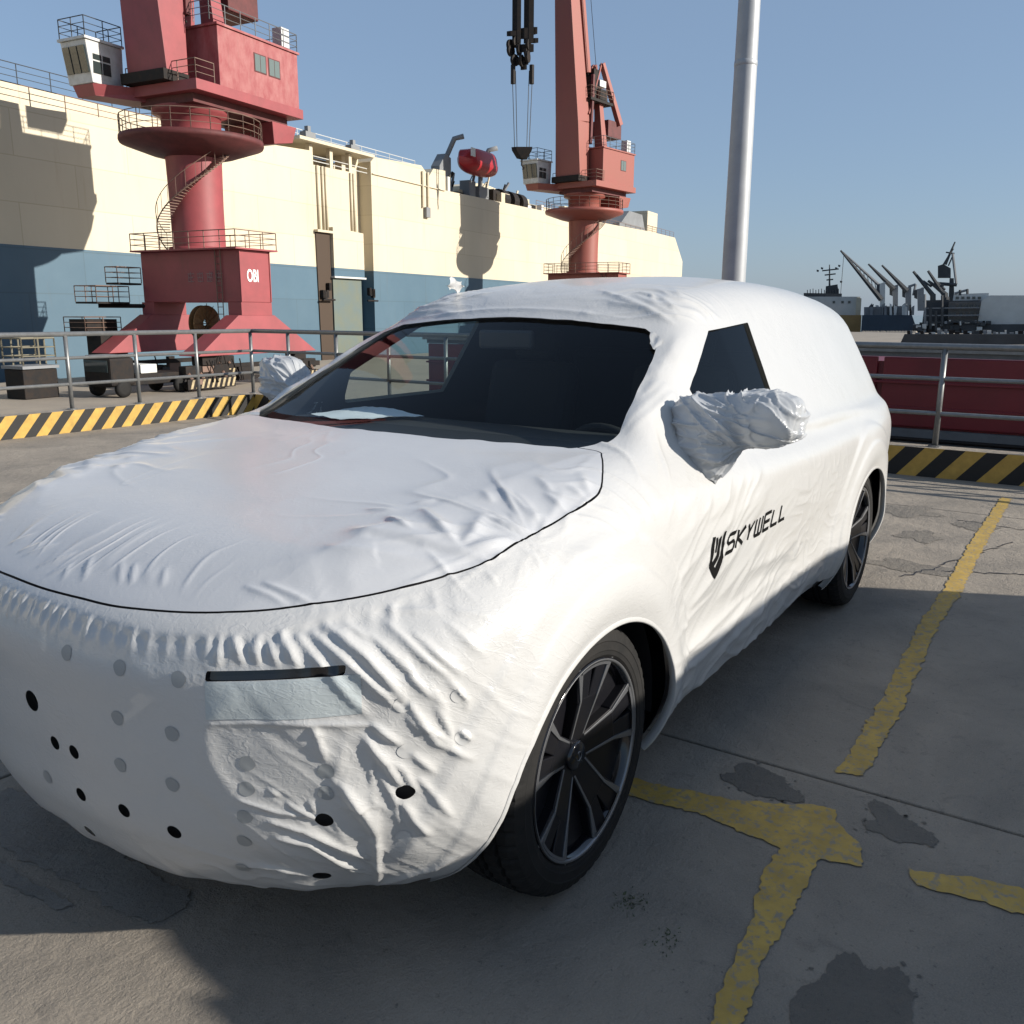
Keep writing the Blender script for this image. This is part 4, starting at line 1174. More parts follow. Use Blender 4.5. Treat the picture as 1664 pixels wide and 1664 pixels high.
M_DBLUE = mat("dark_blue_hull", (.035, .055, .08), .6, noise=(.2, .3))
M_DGREY = mat("far_dark_steel", (.05, .055, .06), .7, noise=(.4, .4))
M_OCHRE = mat("ochre_hull", (.42, .25, .09), .7, noise=(.2, .3))
M_BOAT = mat("lifeboat_red", (.36, .016, .022), .35, noise=(1.5, .2))
M_TRED = mat("trailer_dark_red", (.17, .008, .016), .45, noise=(1.2, .3), bump=(10, .1, .004))
M_TGREY = mat("trailer_grey", (.13, .14, .15), .6, noise=(3, .3))
M_WHITEP = mat("white_paint", (.75, .75, .72), .6)
M_GLYPH = mat("faded_lettering", (.30, .20, .19), .8)
M_WATER = mat("harbour_water", (.03, .05, .055), .12, bump=(.5, .4, .3))
M_POLE = mat("pole_grey", (.34, .36, .38), .5, metal=.2, noise=(3, .15))
M_MOSS = mat("moss", (.10, .115, .06), .9, noise=(40, .5))

def weather(m, seam=None, streak=(.35, .2), rust=(.20, .11, .06), k=.5, rot=0.0):
    """plate seams, vertical run-off streaks and rust on a painted steel"""
    nt = m.node_tree; L = nt.links; b = nt.nodes["Principled BSDF"]
    src = b.inputs["Base Color"].links[0].from_socket
    g = nt.nodes.new("ShaderNodeNewGeometry")
    mp = nt.nodes.new("ShaderNodeMapping"); mp.inputs["Scale"].default_value = (1, 1, .09); L.new(g.outputs["Position"], mp.inputs[0])
    n = nt.nodes.new("ShaderNodeTexNoise"); n.inputs["Scale"].default_value = streak[0] * 4; n.inputs["Detail"].default_value = 9; n.inputs["Roughness"].default_value = .7; L.new(mp.outputs[0], n.inputs["Vector"])
    r = nt.nodes.new("ShaderNodeValToRGB"); r.color_ramp.elements[0].position = .58; r.color_ramp.elements[1].position = .74; L.new(n.outputs["Fac"], r.inputs[0])
    mm = nt.nodes.new("ShaderNodeMath"); mm.operation = 'MULTIPLY'; mm.inputs[1].default_value = k; L.new(r.outputs[0], mm.inputs[0])
    mx = nt.nodes.new("ShaderNodeMix"); mx.data_type = 'RGBA'; mx.inputs["B"].default_value = (*rust, 1); L.new(mm.outputs[0], mx.inputs["Factor"]); L.new(src, mx.inputs["A"])
    out = mx.outputs["Result"]
    if seam:
        mp2 = nt.nodes.new("ShaderNodeMapping"); mp2.inputs["Rotation"].default_value = (math.radians(90), 0, 0)
        vr = nt.nodes.new("ShaderNodeVectorRotate"); vr.rotation_type = 'Z_AXIS'; vr.inputs["Angle"].default_value = -QA; L.new(g.outputs["Position"], vr.inputs["Vector"])
        L.new(vr.outputs[0], mp2.inputs[0])
        bt = nt.nodes.new("ShaderNodeTexBrick"); bt.inputs["Color1"].default_value = (1, 1, 1, 1); bt.inputs["Color2"].default_value = (.93, .93, .93, 1); bt.inputs["Mortar"].default_value = (.80, .78, .74, 1)
        bt.inputs["Scale"].default_value = 1; bt.inputs["Brick Width"].default_value = seam[0]; bt.inputs["Row Height"].default_value = seam[1]; bt.inputs["Mortar Size"].default_value = .035; bt.inputs["Mortar Smooth"].default_value = .4
        L.new(mp2.outputs[0], bt.inputs["Vector"])
        m2 = nt.nodes.new("ShaderNodeMix"); m2.data_type = 'RGBA'; m2.blend_type = 'MULTIPLY'; m2.inputs["Factor"].default_value = 1; L.new(out, m2.inputs["A"]); L.new(bt.outputs["Color"], m2.inputs["B"]); out = m2.outputs["Result"]
    L.new(out, b.inputs["Base Color"])
weather(M_CREAM, (7.5, 2.4), (.35, .2), (.40, .30, .17), .35)
weather(M_BLUE, (7.5, 2.4), (.35, .2), (.09, .10, .10), .5)
for m_ in (M_SALM, M_ORNG, M_FADED): weather(m_, None, (.9, .2), (.16, .06, .05), .55)
weather(M_PORTG, None, (.8, .2), (.14, .12, .07), .6)

# ------------------------------------------------------------------ ground, water
LOT = [(14, -8.95), (-5.95, -8.95), (-5.95, 14), (14, 14)]
gr = MB().box((4.025, 2.525, -1.15), (19.94, 22.94, 2.06)).build("ground", M_CONC)
tag(gr, kind="structure")
xs = [-5.95, -4.21, .49, 5.19, 9.89, 14]; ys = [-8.95, -5.2, -.9, 4.1, 9.0, 14]
for i in range(5):
    for j in range(5):
        g = .006
        x0, x1, y0, y1 = xs[i] + g, xs[i + 1] - g, ys[j] + g, ys[j + 1] - g
        s_ = MB().box(((x0 + x1) / 2, (y0 + y1) / 2, -.06), (x1 - x0, y1 - y0, .12)).build("concrete_slab", M_CONC, gr, bevel=.006)
quay = MB()
def qbox(u0, u1, v0, v1, z0, z1):
    return [Q(u0, v0, z0), Q(u1, v0, z0), Q(u1, v1, z0), Q(u0, v1, z0)], [Q(u0, v0, z1), Q(u1, v0, z1), Q(u1, v1, z1), Q(u0, v1, z1)]
quay.hexa(*qbox(-250, 205, -160, 44.5, -8, -2.2))
tag(quay.build("quay_pavement", M_QUAY), kind="structure")
wt = MB(); wt.add([(-6000, -6000, -4.6), (6000, -6000, -4.6), (6000, 6000, -4.6), (-6000, 6000, -4.6)], [(0, 1, 2, 3)])
tag(wt.build("water", M_WATER), kind="structure")

# painted lines and patches: thin ragged sheets lying on the slabs
def jag_poly(pts, step, amp, seed):
    r = random.Random(seed); out = []
    for (a, b) in zip(pts, pts[1:] + pts[:1]):
        L_ = math.hypot(b[0] - a[0], b[1] - a[1]); n = max(1, int(L_ / step))
        tx, ty = (b[0] - a[0]) / L_, (b[1] - a[1]) / L_
        for i in range(n):
            k = amp * (r.gauss(0, .45) + 1.1 * math.sin(i * step * 23 + seed) * math.sin(i * step * 9 + 2 * seed) + .5 * math.sin(i * step * 71 + seed))
            if i == 0: k *= .3
            out.append((a[0] + (b[0] - a[0]) * i / n - ty * k, a[1] + (b[1] - a[1]) * i / n + tx * k))
    return out
def sheet(name, pts, m, z, step=.012, amp=.0055, seed=1):
    P = jag_poly(pts, step, amp, seed)
    return tag(MB().add([(x, y, z) for x, y in P], [tuple(range(len(P)))]).build(name, m), kind="structure")
def orient(pts):
    a = sum(p[0] * q[1] - q[0] * p[1] for p, q in zip(pts, pts[1:] + pts[:1]))
    return pts if a > 0 else pts[::-1]
sheet("painted_line", orient([(.88, .38), (.84, .79), (.79, 1.09), (.71, 1.27), (.675, 1.31), (.665, 1.385), (.73, 1.40), (.81, 1.49), (.915, 1.52), (.945, 1.415), (1.18, 1.415), (1.31, 1.42), (1.43, 1.41), (1.53, 1.43), (1.9, 1.47), (1.9, 1.41), (1.49, 1.36), (1.31, 1.345), (1.10, 1.305), (.96, 1.31), (.92, 1.08), (.945, .80), (.98, .36)]), M_YELP, .004, seed=3)
sheet("painted_line", orient([(.43, 1.325), (.40, 1.405), (-.13, 1.41), (-.7, 1.385), (-1.34, 1.36), (-1.9, 1.375), (-3.1, 1.35), (-5.0, 1.34), (-5.0, 1.26), (-3.2, 1.26), (-1.94, 1.285), (-1.34, 1.28), (-.7, 1.305), (-.13, 1.325)]), M_YELP, .004, seed=5)
sheet("painted_line", orient([(.85, 1.625), (.79, 1.81), (.75, 2.3), (.86, 2.3), (.90, 1.83), (.92, 1.66)]), M_YELP, .004, seed=8)
chip = MB()
def patch(cx, cy, rx, ry, seed, m=M_ASPH, rot=0.0):
    r = random.Random(seed); n = 150; pts = []
    a = [r.uniform(-.22, .22) for _ in range(4)]; p = [r.uniform(0, 6) for _ in range(4)]
    for i in range(n):
        t = 2 * math.pi * i / n
        k = 1 + sum(a[q] * math.sin((q + 2) * t + p[q]) for q in range(4)) + .035 * math.sin(t * 17 + seed) * math.sin(t * 5) + r.gauss(0, .022)
        x, y = rx * k * math.cos(t), ry * k * math.sin(t)
        pts.append((cx + x * math.cos(rot) - y * math.sin(rot), cy + x * math.sin(rot) + y * math.cos(rot)))
    tag(MB().add([(x, y, .0022) for x, y in pts], [tuple(range(n))]).build("asphalt_patch", m), kind="structure")
    for k in range(16):          # crumbs and chips loosened round the rim
        t = r.random() * 6.28; d = 1 + abs(r.gauss(0, .22)); cx_, cy_ = pts[int(t / 6.28 * n) % n]
        cx_ = cx + (cx_ - cx) * d; cy_ = cy + (cy_ - cy) * d; w = r.uniform(.003, .011)
        chip.add([(cx_ + w * r.uniform(.5, 1.2) * math.cos(a_), cy_ + w * r.uniform(.5, 1.2) * math.sin(a_), .0024) for a_ in (0, 1.1, 2.3, 3.4, 4.6, 5.5)], [(0, 1, 2, 3, 4, 5)])
patch(.63, 1.14, .09, .12, 6); patch(.65, 1.555, .09, .085, 15); patch(1.46, 1.63, .20, .10, 13)
patch(-2.35, 1.03, .13, .26, 5, M_ASPH); patch(-3.2, .95, .16, .13, 7, M_ASPH); patch(-4.0, .72, .22, .22, 9, M_ASPH); patch(-3.75, 1.22, .14, .13, 11, M_ASPH)
tag(chip.build("loose_chips", M_ASPH), kind="stuff")
sheet("scraped_mark", orient([(2.0, -.8), (2.02, .10), (2.05, .13), (2.10, .14), (2.15, .12), (2.20, -.8)]), M_STRIPD, .003, amp=.008, seed=21)
sheet("scraped_mark", orient([(2.235, -.8), (2.215, -.1), (2.25, -.12), (2.29, -.8)]), M_STRIPD, .003, amp=.005, seed=22)
ms_ = MB(); r3 = random.Random(4)
for (cx, cy, k) in ((1.40, 1.06, 90), (1.48, 1.20, 50)):
    for i in range(k):
        x, y = cx + r3.gauss(0, .025), cy + r3.gauss(0, .02); a = r3.random() * 6.3; h_ = r3.uniform(.002, .008); w = .0025
        ms_.add([(x - w * math.cos(a), y - w * math.sin(a), .0), (x + w * math.cos(a), y + w * math.sin(a), .0), (x + r3.gauss(0, .004), y + r3.gauss(0, .004), h_)], [(0, 1, 2)])
tag(ms_.build("moss", M_MOSS), kind="stuff")
for k, (x0, y0, x1, y1) in enumerate([(-3.4, 1.5, -2.1, 1.05), (-2.7, 1.9, -2.35, 1.2), (-3.9, 1.1, -3.7, 1.9)]):
    pts = []; n = 30
    r4 = random.Random(k)
    c = [(x0 + (x1 - x0) * i / n + r4.gauss(0, .012), y0 + (y1 - y0) * i / n + r4.gauss(0, .012)) for i in range(n + 1)]
    V = [];
    for (x, y) in c:
        w = .004 + .004 * r4.random(); V += [(x - w, y, .0026), (x + w, y + w, .0026)]
    tag(MB().add(V, [(2 * i, 2 * i + 1, 2 * i + 3, 2 * i + 2) for i in range(n)]).build("ground_crack", M_BLACK), kind="structure")

# ------------------------------------------------------------------ striped kerb
def kerb(p0, p1, nrm, h, w, name, label, per):
    """block kerb from p0 to p1, painted black and yellow slanting stripes built as painted faces"""
    p0 = Vector(p0); p1 = Vector(p1); d = (p1 - p0); L_ = d.length; d.normalize(); nrm = Vector(nrm)
    root = empty(name, p0, label, "kerb")
    inv = -p0
    MB().hexa([p0 + inv + nrm * -.004, p1 + inv + nrm * -.004, p1 + inv - nrm * w, p0 + inv - nrm * w], [p + inv + ZU * h for p in (p0 - nrm * .004, p1 - nrm * .004, p1 - nrm * w, p0 - nrm * w)]).build("kerb_core", M_CONC, root)
    n = int(L_ / (per / 2)) + 3
    sl = h * .85
    rr = random.Random(int(L_ * 100))
    for i in range(-2, n):
        a, b = i * per / 2, (i + 1) * per / 2
        poly = [(a, 0), (b, 0), (b + sl, h), (a + sl, h)]
        def cutx(poly, lim, sg):
            out = []
            for k in range(len(poly)):
                p, q = poly[k], poly[(k + 1) % len(poly)]
                ip, iq = (lim - p[0]) * sg >= 0, (lim - q[0]) * sg >= 0
                if ip: out.append(p)
                if ip != iq:
                    t = (lim - p[0]) / (q[0] - p[0]); out.append((lim, p[1] + (q[1] - p[1]) * t))
            return out
        poly = cutx(poly, L_, 1)
        if len(poly) > 2: poly = cutx(poly, 0, -1)
        if len(poly) < 3: continue
        pts = [inv + p0 + d * x + ZU * (z + .001) - nrm * .004 for x, z in poly]
        MB().prism(pts, nrm * .004).build("painted_stripe", M_KY if i % 2 else M_KB, root)
    return root
kerb((14, -8.7, 0), (-5.68, -8.7, 0), (0, 1, 0), .27, .25, "striped_kerb", "black and yellow striped kerb in sunlight at the left edge of the lot", .28)
kerb((-5.68, -8.7, 0), (-5.68, 13.9, 0), (1, 0, 0), .27, .25, "striped_kerb", "shaded black and yellow striped kerb behind the wrapped car's tail", .34)

# ------------------------------------------------------------------ railings on the kerbs
def railing(p0, p1, posts, label, m):
    p0 = Vector(p0); p1 = Vector(p1); d = (p1 - p0).normalized()
    root = empty("pipe_railing", p0, label, "railing")
    for z in (1.19, .90, .58):
        MB().tube([p0 - p0 + ZU * (z - p0.z), p1 - p0 + ZU * (z - p0.z)], .031 if z > 1 else .021, 10).build("rail", m, root, True)
    for t in posts:
        q = d * t
        MB().tube([q + ZU * .0, q + ZU * (1.18 - p0.z)], .026, 10).build("post", m, root, True)
        MB().lathe([(.0001, .0), (.06, .0), (.06, .012), (.03, .016)], q, (0, 0, 1), 16).build("base_flange", m, root)
    return root
railing((8.2, -8.83, .27), (-5.80, -8.83, .27), [11.14 + .94 * k for k in range(-11, 3)] + [13.99], "light grey pipe railing over the sunlit striped kerb at left", M_GALV)
railing((-5.81, -8.80, .27), (-5.81, 9.0, .27), [.75 + .96 * k for k in range(0, 9)] + [9.40 + .96 * k - .0 for k in range(0, 9)], "grey pipe railing on the shaded kerb in front of the red trailer", M_GALV)

# ------------------------------------------------------------------ red trailer behind the right railing
tr = empty("cargo_trailer", (-6.7, 3, -2.2), "dark red high sided trailer with a grey top rim behind the right railing", "trailer")
def tb(name, x0, x1, y0, y1, z0, z1, m, bev=0):
    return MB().box(((x0 + x1) / 2 + 6.7, (y0 + y1) / 2 - 3, (z0 + z1) / 2 + 2.2), (x1 - x0, y1 - y0, z1 - z0)).build(name, m, tr, bevel=bev)
tb("bed", -9.1, -6.75, -6.2, 9, -.9, 1.0, M_TRED)
for k in range(5):
    y0 = -6.2 + k * 3.04
    tb("side_panel", -6.75, -6.70, y0 + .02, y0 + 3.0, .34, 1.045, M_TRED, .01)
tb("top_rim", -6.80, -6.66, -6.25, 9.05, 1.10, 1.14, M_GALV)
tb("rim_channel", -6.79, -6.70, -6.2, 9, 1.05, 1.099, M_TGREY)
for z in (.52, .78):
    tb("side_rib", -6.70, -6.67, -6.2, 9, z, z + .025, M_TRED, .004)
tb("lower_skirt", -6.75, -6.68, -6.2, 9, -.10, .32, M_TGREY)
for z in (.22, .08):
    MB().tube([(.08, -9.2, z + 2.2), (.08, 6, z + 2.2)], .022, 8).build("pipe", M_MACH, tr)
tb("chassis_beam", -8.9, -6.9, -6, 8.8, -1.2, -.9, M_MACH)
for y in (-4.6, -3.3, 6.2, 7.5):
    MB().lathe([(.0001, -.14), (.3, -.14), (.48, -.12), (.5, -.05), (.5, .05), (.48, .12), (.3, .14), (.0001, .14)], (-.2, y - 3, .5), (1, 0, 0), 28).build("wheel", M_TYRE, tr, True)

# ------------------------------------------------------------------ lamp pole
po = empty("lamp_pole", (-10.81, -3.30, -2.2), "tall tapered grey pole rising behind the wrapped car's roof", "pole")
MB().lathe([(.19, 0), (.185, 4.7), (.155, 9.1)], (0, 0, 0), n=40).build("lower_shaft", M_POLE, po, True)
MB().lathe([(.150, 9.06), (.118, 15.5)], (0, 0, 0), n=40).build("upper_shaft", M_POLE, po, True)
MB().lathe([(.165, 7.30), (.172, 7.31), (.172, 7.38), (.163, 7.39)], (0, 0, 0), n=40).build("collar", M_POLE, po, True)
MB().lathe([(.30, 0), (.30, .03), (.2, .05)], (0, 0, 0), n=24).build("base_plate", M_POLE, po)

# ------------------------------------------------------------------ harbour cranes
def handrail(name, pts, m, parent, h=1.05, r=.028, every=1.2, closed=False):
    pts = [Vector(p) for p in pts]; b = MB()
    seg = list(zip(pts[:-1], pts[1:])) + ([(pts[-1], pts[0])] if closed else [])
    for a, c in seg:
        for k in (1.0, .66, .33): b.tube([a + ZU * h * k, c + ZU * h * k], r if k == 1 else r * .7, 5)
        n = max(1, round((c - a).length / every))
        for i in range(n + 1):
            q = a + (c - a) * i / n; b.tube([q, q + ZU * h], r, 5)
    return b.build(name, m, parent)

def make_crane(label, pos, slew, scale, mred, mhouse, mjib, first):
    """local axes: x along the quay (QH), y towards the ship (QV), z up from the rails"""
    root = empty("harbour_crane", pos, label, "crane")
    mir = QH.cross(QV).z < 0
    # rotation carrying local x to QH; local y is then mirrored when QV is on the other side
    root.rotation_euler = (0, 0, math.atan2(QH.y, QH.x)); root.scale = (scale, scale, scale)
    sy = -1 if mir else 1
    def zm(z): return z * 1.108 if z <= 6.98 else (7.734 + (z - 6.98) * 1.229 if z <= 12 else z + 1.9)
    def T(x, y, z): return Vector((x, sy * y, zm(z)))
    def lz(prof): return [(r, zm(h)) for r, h in prof]
    def bx(b, x0, x1, y0, y1, z0, z1):
        return b.hexa([T(x0, y0, z0), T(x1, y0, z0), T(x1, y1, z0), T(x0, y1, z0)], [T(x0, y0, z1), T(x1, y0, z1), T(x1, y1, z1), T(x0, y1, z1)])
    # portal
    b = MB(); bx(b, -1.5, 1.0, -4.4, 3.3, 4.3, 6.9); b.build("portal_beam", mred, root, bevel=.04)
    for yc, w in ((-3.9, 1.0), (3.0, 1.0)):
        b = MB(); bx(b, -1.5, 1.0, yc - w / 2 + (.01 if yc > 0 else 0), yc + w / 2, 3.65, 4.3); b.build("portal_leg", mred, root)
        b = MB(); b.hexa([T(-5.2, yc - .75, 1.7), T(4.6, yc - .75, 1.7), T(4.6, yc + .75, 1.7), T(-5.2, yc + .75, 1.7)], [T(-1.75, yc - .5, 3.65), T(1.2, yc - .5, 3.65), T(1.2, yc + .5, 3.65), T(-1.75, yc + .5, 3.65)])
        b.build("foot_girder", mred, root, bevel=.03)
        for xc in (-4.1, 3.5):
            b = MB(); bx(b, xc - .5, xc + .5, yc - .4, yc + .4, 1.25, 1.69); b.build("bogie_block", M_MACH, root)
            b = MB(); bx(b, xc - 1.6, xc + 1.6, yc - .28, yc + .28, .75, 1.24); b.build("bogie_beam", M_MACH, root, bevel=.05)
            for q in (-1.25, -.42, .42, 1.25):
                b = MB(); b.lathe([(.0001, -.14), (.32, -.14), (.38, -.12), (.38, .12), (.32, .14), (.0001, .14)], T(xc + q, yc, .38), (0, 1, 0), 20); b.build("rail_wheel", M_MACH, root)
                b = MB(); b.tube([T(xc + q - .25, yc - .32, .9), T(xc + q + .1, yc - .33, .45)], .09, 6); b.build("wheel_guard", M_RAILC, root)
            # striped guards on the bogies
            g = MB(); bx(g, xc - 1.75, xc + 1.75, yc - .52, yc - .45, .12, .62); g.build("bogie_guard", M_MACH, root)
            for q in range(9):
                x0 = xc - 1.6 + q * .38
                g = MB(); g.prism([T(x0, yc - .525, .16), T(x0 + .17, yc - .525, .16), T(x0 + .36, yc - .525, .58), T(x0 + .19, yc - .525, .58)], T(0, -.01, 0)); g.build("guard_stripe", M_KY2, root)
    rg = random.Random(31)
    for yc in (-3.9, 3.0):
        b = MB(); bx(b, -5.6, 5.0, yc - .2, yc + .2, 1.0, 1.22); b.build("equalizer_beam", M_MACH, root)
        for k in range(16):
            x0 = rg.uniform(-5.8, 4.6); w = rg.uniform(.3, 1.0); z0 = rg.uniform(.2, 1.0); y0 = yc + rg.uniform(-.7, .35)
            b = MB(); bx(b, x0, x0 + w, y0, y0 + .25, z0, z0 + rg.uniform(.2, .6)); b.build("gear_housing", rg.choice([M_MACH, M_MACH, M_DGREY, M_RAILC, M_CABW if k % 8 == 0 else M_MACH]), root)
        for k in range(7):
            x0 = rg.uniform(-5.5, 4.5); b = MB(); b.tube([T(x0, yc - .6, .4), T(x0 + rg.uniform(-.6, .6), yc - .6, 1.5)], .04, 5); b.build("brake_hose", M_MACH, root)
    # ladder up the near leg, edge ribs on the box
    b = MB()
    for q in (-.2, .2): b.tube([T(-1.58, -2.9 + q, 1.7), T(-1.58, -2.9 + q, 6.9)], .03, 5)
    for k in range(14): b.tube([T(-1.58, -3.1, 1.9 + k * .36), T(-1.58, -2.7, 1.9 + k * .36)], .02, 4)
    b.build("ladder", M_RAILC, root)
    for x0 in (-1.49, .93):
        b = MB(); bx(b, x0, x0 + .06, -4.45, -4.402, 4.32, 6.88); b.build("edge_rib", mred, root)
    b = MB(); bx(b, -2.0, 1.4, -4.7, 3.6, 6.9, 6.98); b.build("portal_deck", mred, root)
    handrail("portal_rail", [T(-1.95, -4.65, 6.98), T(1.35, -4.65, 6.98), T(1.35, 3.55, 6.98), T(-1.95, 3.55, 6.98)], M_RAILC, root, closed=True, h=.95)
    # cable reel under the beam
    b = MB()
    b.lathe([(.3, -.2), (1.05, -.22), (1.05, -.17), (.35, -.15), (.35, .15), (1.05, .17), (1.05, .22), (.3, .2)], T(-1.0, -1.0, 3.2), (0, 1, 0), 28)
    for k in range(12):
        a = k * math.pi / 6; b.tube([T(-1.0, -1.24, 3.2), T(-1.0 + 1.05 * math.cos(a), -1.24, 3.2 + 1.05 * math.sin(a))], .025, 4)
    b.build("cable_reel", mat("reel_brown", (.26, .14, .05), .7, noise=(6, .5)), root)
    b = MB(); bx(b, -1.2, -.8, -1.2, -.8, .9, 3.1); b.build("reel_stand", M_MACH, root)
    # access platforms on the far left of the portal
    for (x0, x1, y0, y1, z0) in ((-4.6, -2.3, 3.6, 5.4, 4.2), (-4.9, -2.4, 4.4, 6.2, 2.6), (-3.2, -1.5, 3.4, 4.4, 5.2)):
        b = MB(); bx(b, x0, x1, y0, y1, z0, z0 + .1); b.build("access_platform", M_MACH, root)
        handrail("platform_rail", [T(x0, y0, z0 + .1), T(x1, y0, z0 + .1), T(x1, y1, z0 + .1), T(x0, y1, z0 + .1)], M_RAILC, root, closed=True, h=.9)
    for (z0, x0, y0) in ((4.1, -3.4, 5.0), (2.5, -3.4, 5.6)):
        b = MB(); b.tube([T(-1.0, 3.0, z0), T(x0, y0, z0)], .14, 6); b.build("platform_bracket", M_MACH, root)
    b = MB(); bx(b, -4.7, -2.6, 4.5, 6.0, 2.75, 3.4); bx(b, -4.4, -3.0, 3.8, 5.0, 1.0, 2.6); b.build("switch_cabinet", M_MACH, root)
    # column
    b = MB(); b.lathe(lz([(1.50, 6.98), (1.50, 9.0), (1.56, 11.0), (1.62, 11.85)]), (0, 0, 0), n=72); b.build("column", mred, root, True)
    b = MB(); b.lathe(lz([(1.72, 6.98), (1.72, 7.12), (1.51, 7.14)]), (0, 0, 0), n=48); b.build("column_flange", mred, root, True)
    # spiral stair
    st = empty("spiral_stair", (0, 0, 0)); st.parent = root
    n = 40
    pts = []
    for i in range(n):
        t = i / (n - 1); a = sy * math.radians(98 + 186 * t)
        z = zm(7.05) + (zm(11.3) - zm(7.05)) * t
        d = Vector((math.cos(a), math.sin(a), 0)); w = Vector((-d.y, d.x, 0))
        s_ = MB().box(d * 1.93 + ZU * z, (.72, .24, .035), (d, w, ZU)); s_.build("step", M_RAILC, st)
        pts.append(d * 2.29 + ZU * z)
    MB().tube(pts, .035, 5).build("stringer", M_RAILC, st); MB().tube([p + ZU * .95 for p in pts], .022, 5).build("stair_rail", M_RAILC, st)
    b = MB()
    for p in pts[::3]: b.tube([p, p + ZU * .95], .018, 4)
    b.build("stair_baluster", M_RAILC, st)
    # ring platform
    b = MB(); b.lathe(lz([(1.60, 11.15), (2.4, 11.3), (3.95, 11.74), (4.0, 11.84), (3.98, 12.0), (1.66, 12.0)]), (0, 0, 0), n=72); b.build("ring_platform", M_DKRED if first else mred, root, True)
    handrail("ring_rail", [T(3.9 * math.cos(a), 3.9 * math.sin(a), 12.0) for a in [2 * math.pi * i / 24 for i in range(24)]], M_RAILC, root, closed=True, h=1.05)
    b = MB(); b.lathe(lz([(1.62, 12.001), (1.66, 13.2), (2.1, 13.3), (2.1, 13.6)]), (0, 0, 0), n=60); b.build("turntable", mred, root, True)
    # ---- slewing part
    hx = 1.35 if first else 0.0
    ca, sa = math.cos(slew), math.sin(slew)
    def S(x, y, z): return T(x * ca - y * sa, x * sa + y * ca, z)
    def sb(b, x0, x1, y0, y1, z0, z1):
        return b.hexa([S(x0, y0, z0), S(x1, y0, z0), S(x1, y1, z0), S(x0, y1, z0)], [S(x0, y0, z1), S(x1, y0, z1), S(x1, y1, z1), S(x0, y1, z1)])
    b = MB(); sb(b, -2.4, 5.0 + hx, -3.0, 2.4, 14.0, 14.55); b.build("house_deck", mjib, root, bevel=.02)
    b = MB(); sb(b, -1.9, 4.4 + hx, -2.2, 1.8, 13.55, 13.99); b.build("slewing_frame", M_DKRED, root)
    b = MB(); b.hexa([S(2.9 + hx, -2.4, 12.3), S(4.6 + hx, -2.4, 12.6), S(4.6 + hx, 1.2, 12.6), S(2.9 + hx, 1.2, 12.3)], [S(2.7 + hx, -2.5, 13.54), S(4.9 + hx, -2.5, 13.54), S(4.9 + hx, 1.4, 13.54), S(2.7 + hx, 1.4, 13.54)]); b.build("counterweight_box", mjib, root, bevel=.03)
    h = MB(); sb(h, -.9 + hx * .4, 4.95 + hx, -2.75, 1.9, 14.56, 17.7); hs = h.build("machinery_house", mhouse, root, bevel=.03)
    b = MB(); sb(b, -1.0 + hx * .4, 5.05 + hx, -2.85, 2.0, 17.71, 17.83); b.build("house_roof", mhouse, root)
    for x0 in ((1.15 + hx, 2.35 + hx) if first else (2.4,)):
        for q in range(2):
            w = MB(); sb(w, x0 + q * .46, x0 + q * .46 + .42, -2.79, -2.74, 16.0, 16.9); w.build("window_pane", M_PANE2, hs)
        f_ = MB(); sb(f_, x0 - .06, x0 + .96, -2.775, -2.752, 15.94, 16.96); f_.build("window_frame", M_DKRED, hs)
    handrail("roof_rail", [S(-.9, -2.75, 17.83), S(4.95 + hx, -2.75, 17.83), S(4.95 + hx, 1.9, 17.83), S(-.9, 1.9, 17.83)], M_GALV, root, closed=True, h=1.0)
    b = MB(); sb(b, 4.0 + hx, 4.7 + hx, -2.4, -1.7, 17.83, 19.1); b.build("vent_box", M_CABW, root)
    handrail("deck_rail", [S(-1.0, -2.95, 14.55), S(-2.35, -2.95, 14.55), S(-2.35, 2.3, 14.55)], M_RAILC, root, h=1.0)
    # jib: two tapering box beams side by side joined at the foot
    j0 = Vector((-2.0, .2, 14.9)); jd = Vector((-.17, .12, .975)).normalized()
    def beam(name, p, q, wa, wb, ta, tb_, m, side=Vector((0, 1, 0))):
        p, q = Vector(p), Vector(q); d = (q - p).normalized(); s_ = (side - d * side.dot(d)).normalized(); n_ = d.cross(s_)
        mk = lambda c, w, t: [c + s_ * w * a + n_ * t * e for a, e in ((-.5, -.5), (.5, -.5), (.5, .5), (-.5, .5))]
        A, B = mk(p, wa, ta), mk(q, wb, tb_)
        b = MB(); b.hexa([S(*v) for v in A], [S(*v) for v in B]); return b.build(name, m, root, bevel=.03)
    k0 = j0 + Vector((-.05, 0, 5.2)); 
    beam("jib_foot", j0, k0, 3.0, 2.7, 1.5, 2.0, mjib)
    beam("jib", k0, k0 + Vector((-1.9, .3, 20)), 2.7, 1.2, 2.0, 1.0, mjib)
    b = MB(); sb(b, -3.0, -1.2, -1.3, 2.0, 14.56, 15.1); b.build("jib_hinge", M_MACH, root)
    # A frame, machinery platform, luffing rod and counterweight lever
    ap = Vector((1.9, 0, 26.2))
    for s_ in (-1.2, 1.2):
        beam("frame_leg", (1.0, s_, 17.83), (1.1, s_ * .5, 23.4), 1.0, .55, .9, .6, mjib)
        beam("frame_leg", (ap.x, s_ * .4, ap.z), (4.4, s_, 20.7), .5, .5, .45, .6, mjib)
        beam("frame_strut", (ap.x - .1, s_ * .4, ap.z), (-1.3, s_, 20.9), .16, .16, .16, .16, mjib)
        beam("frame_strut", (-1.0, s_, 18.2), (-.7, s_, 24.6), .35, .3, .35, .3, M_DKRED)
    b = MB(); sb(b, -1.4, 2.6, -1.5, 1.5, 22.2, 22.45); b.build("frame_platform", M_MACH, root)
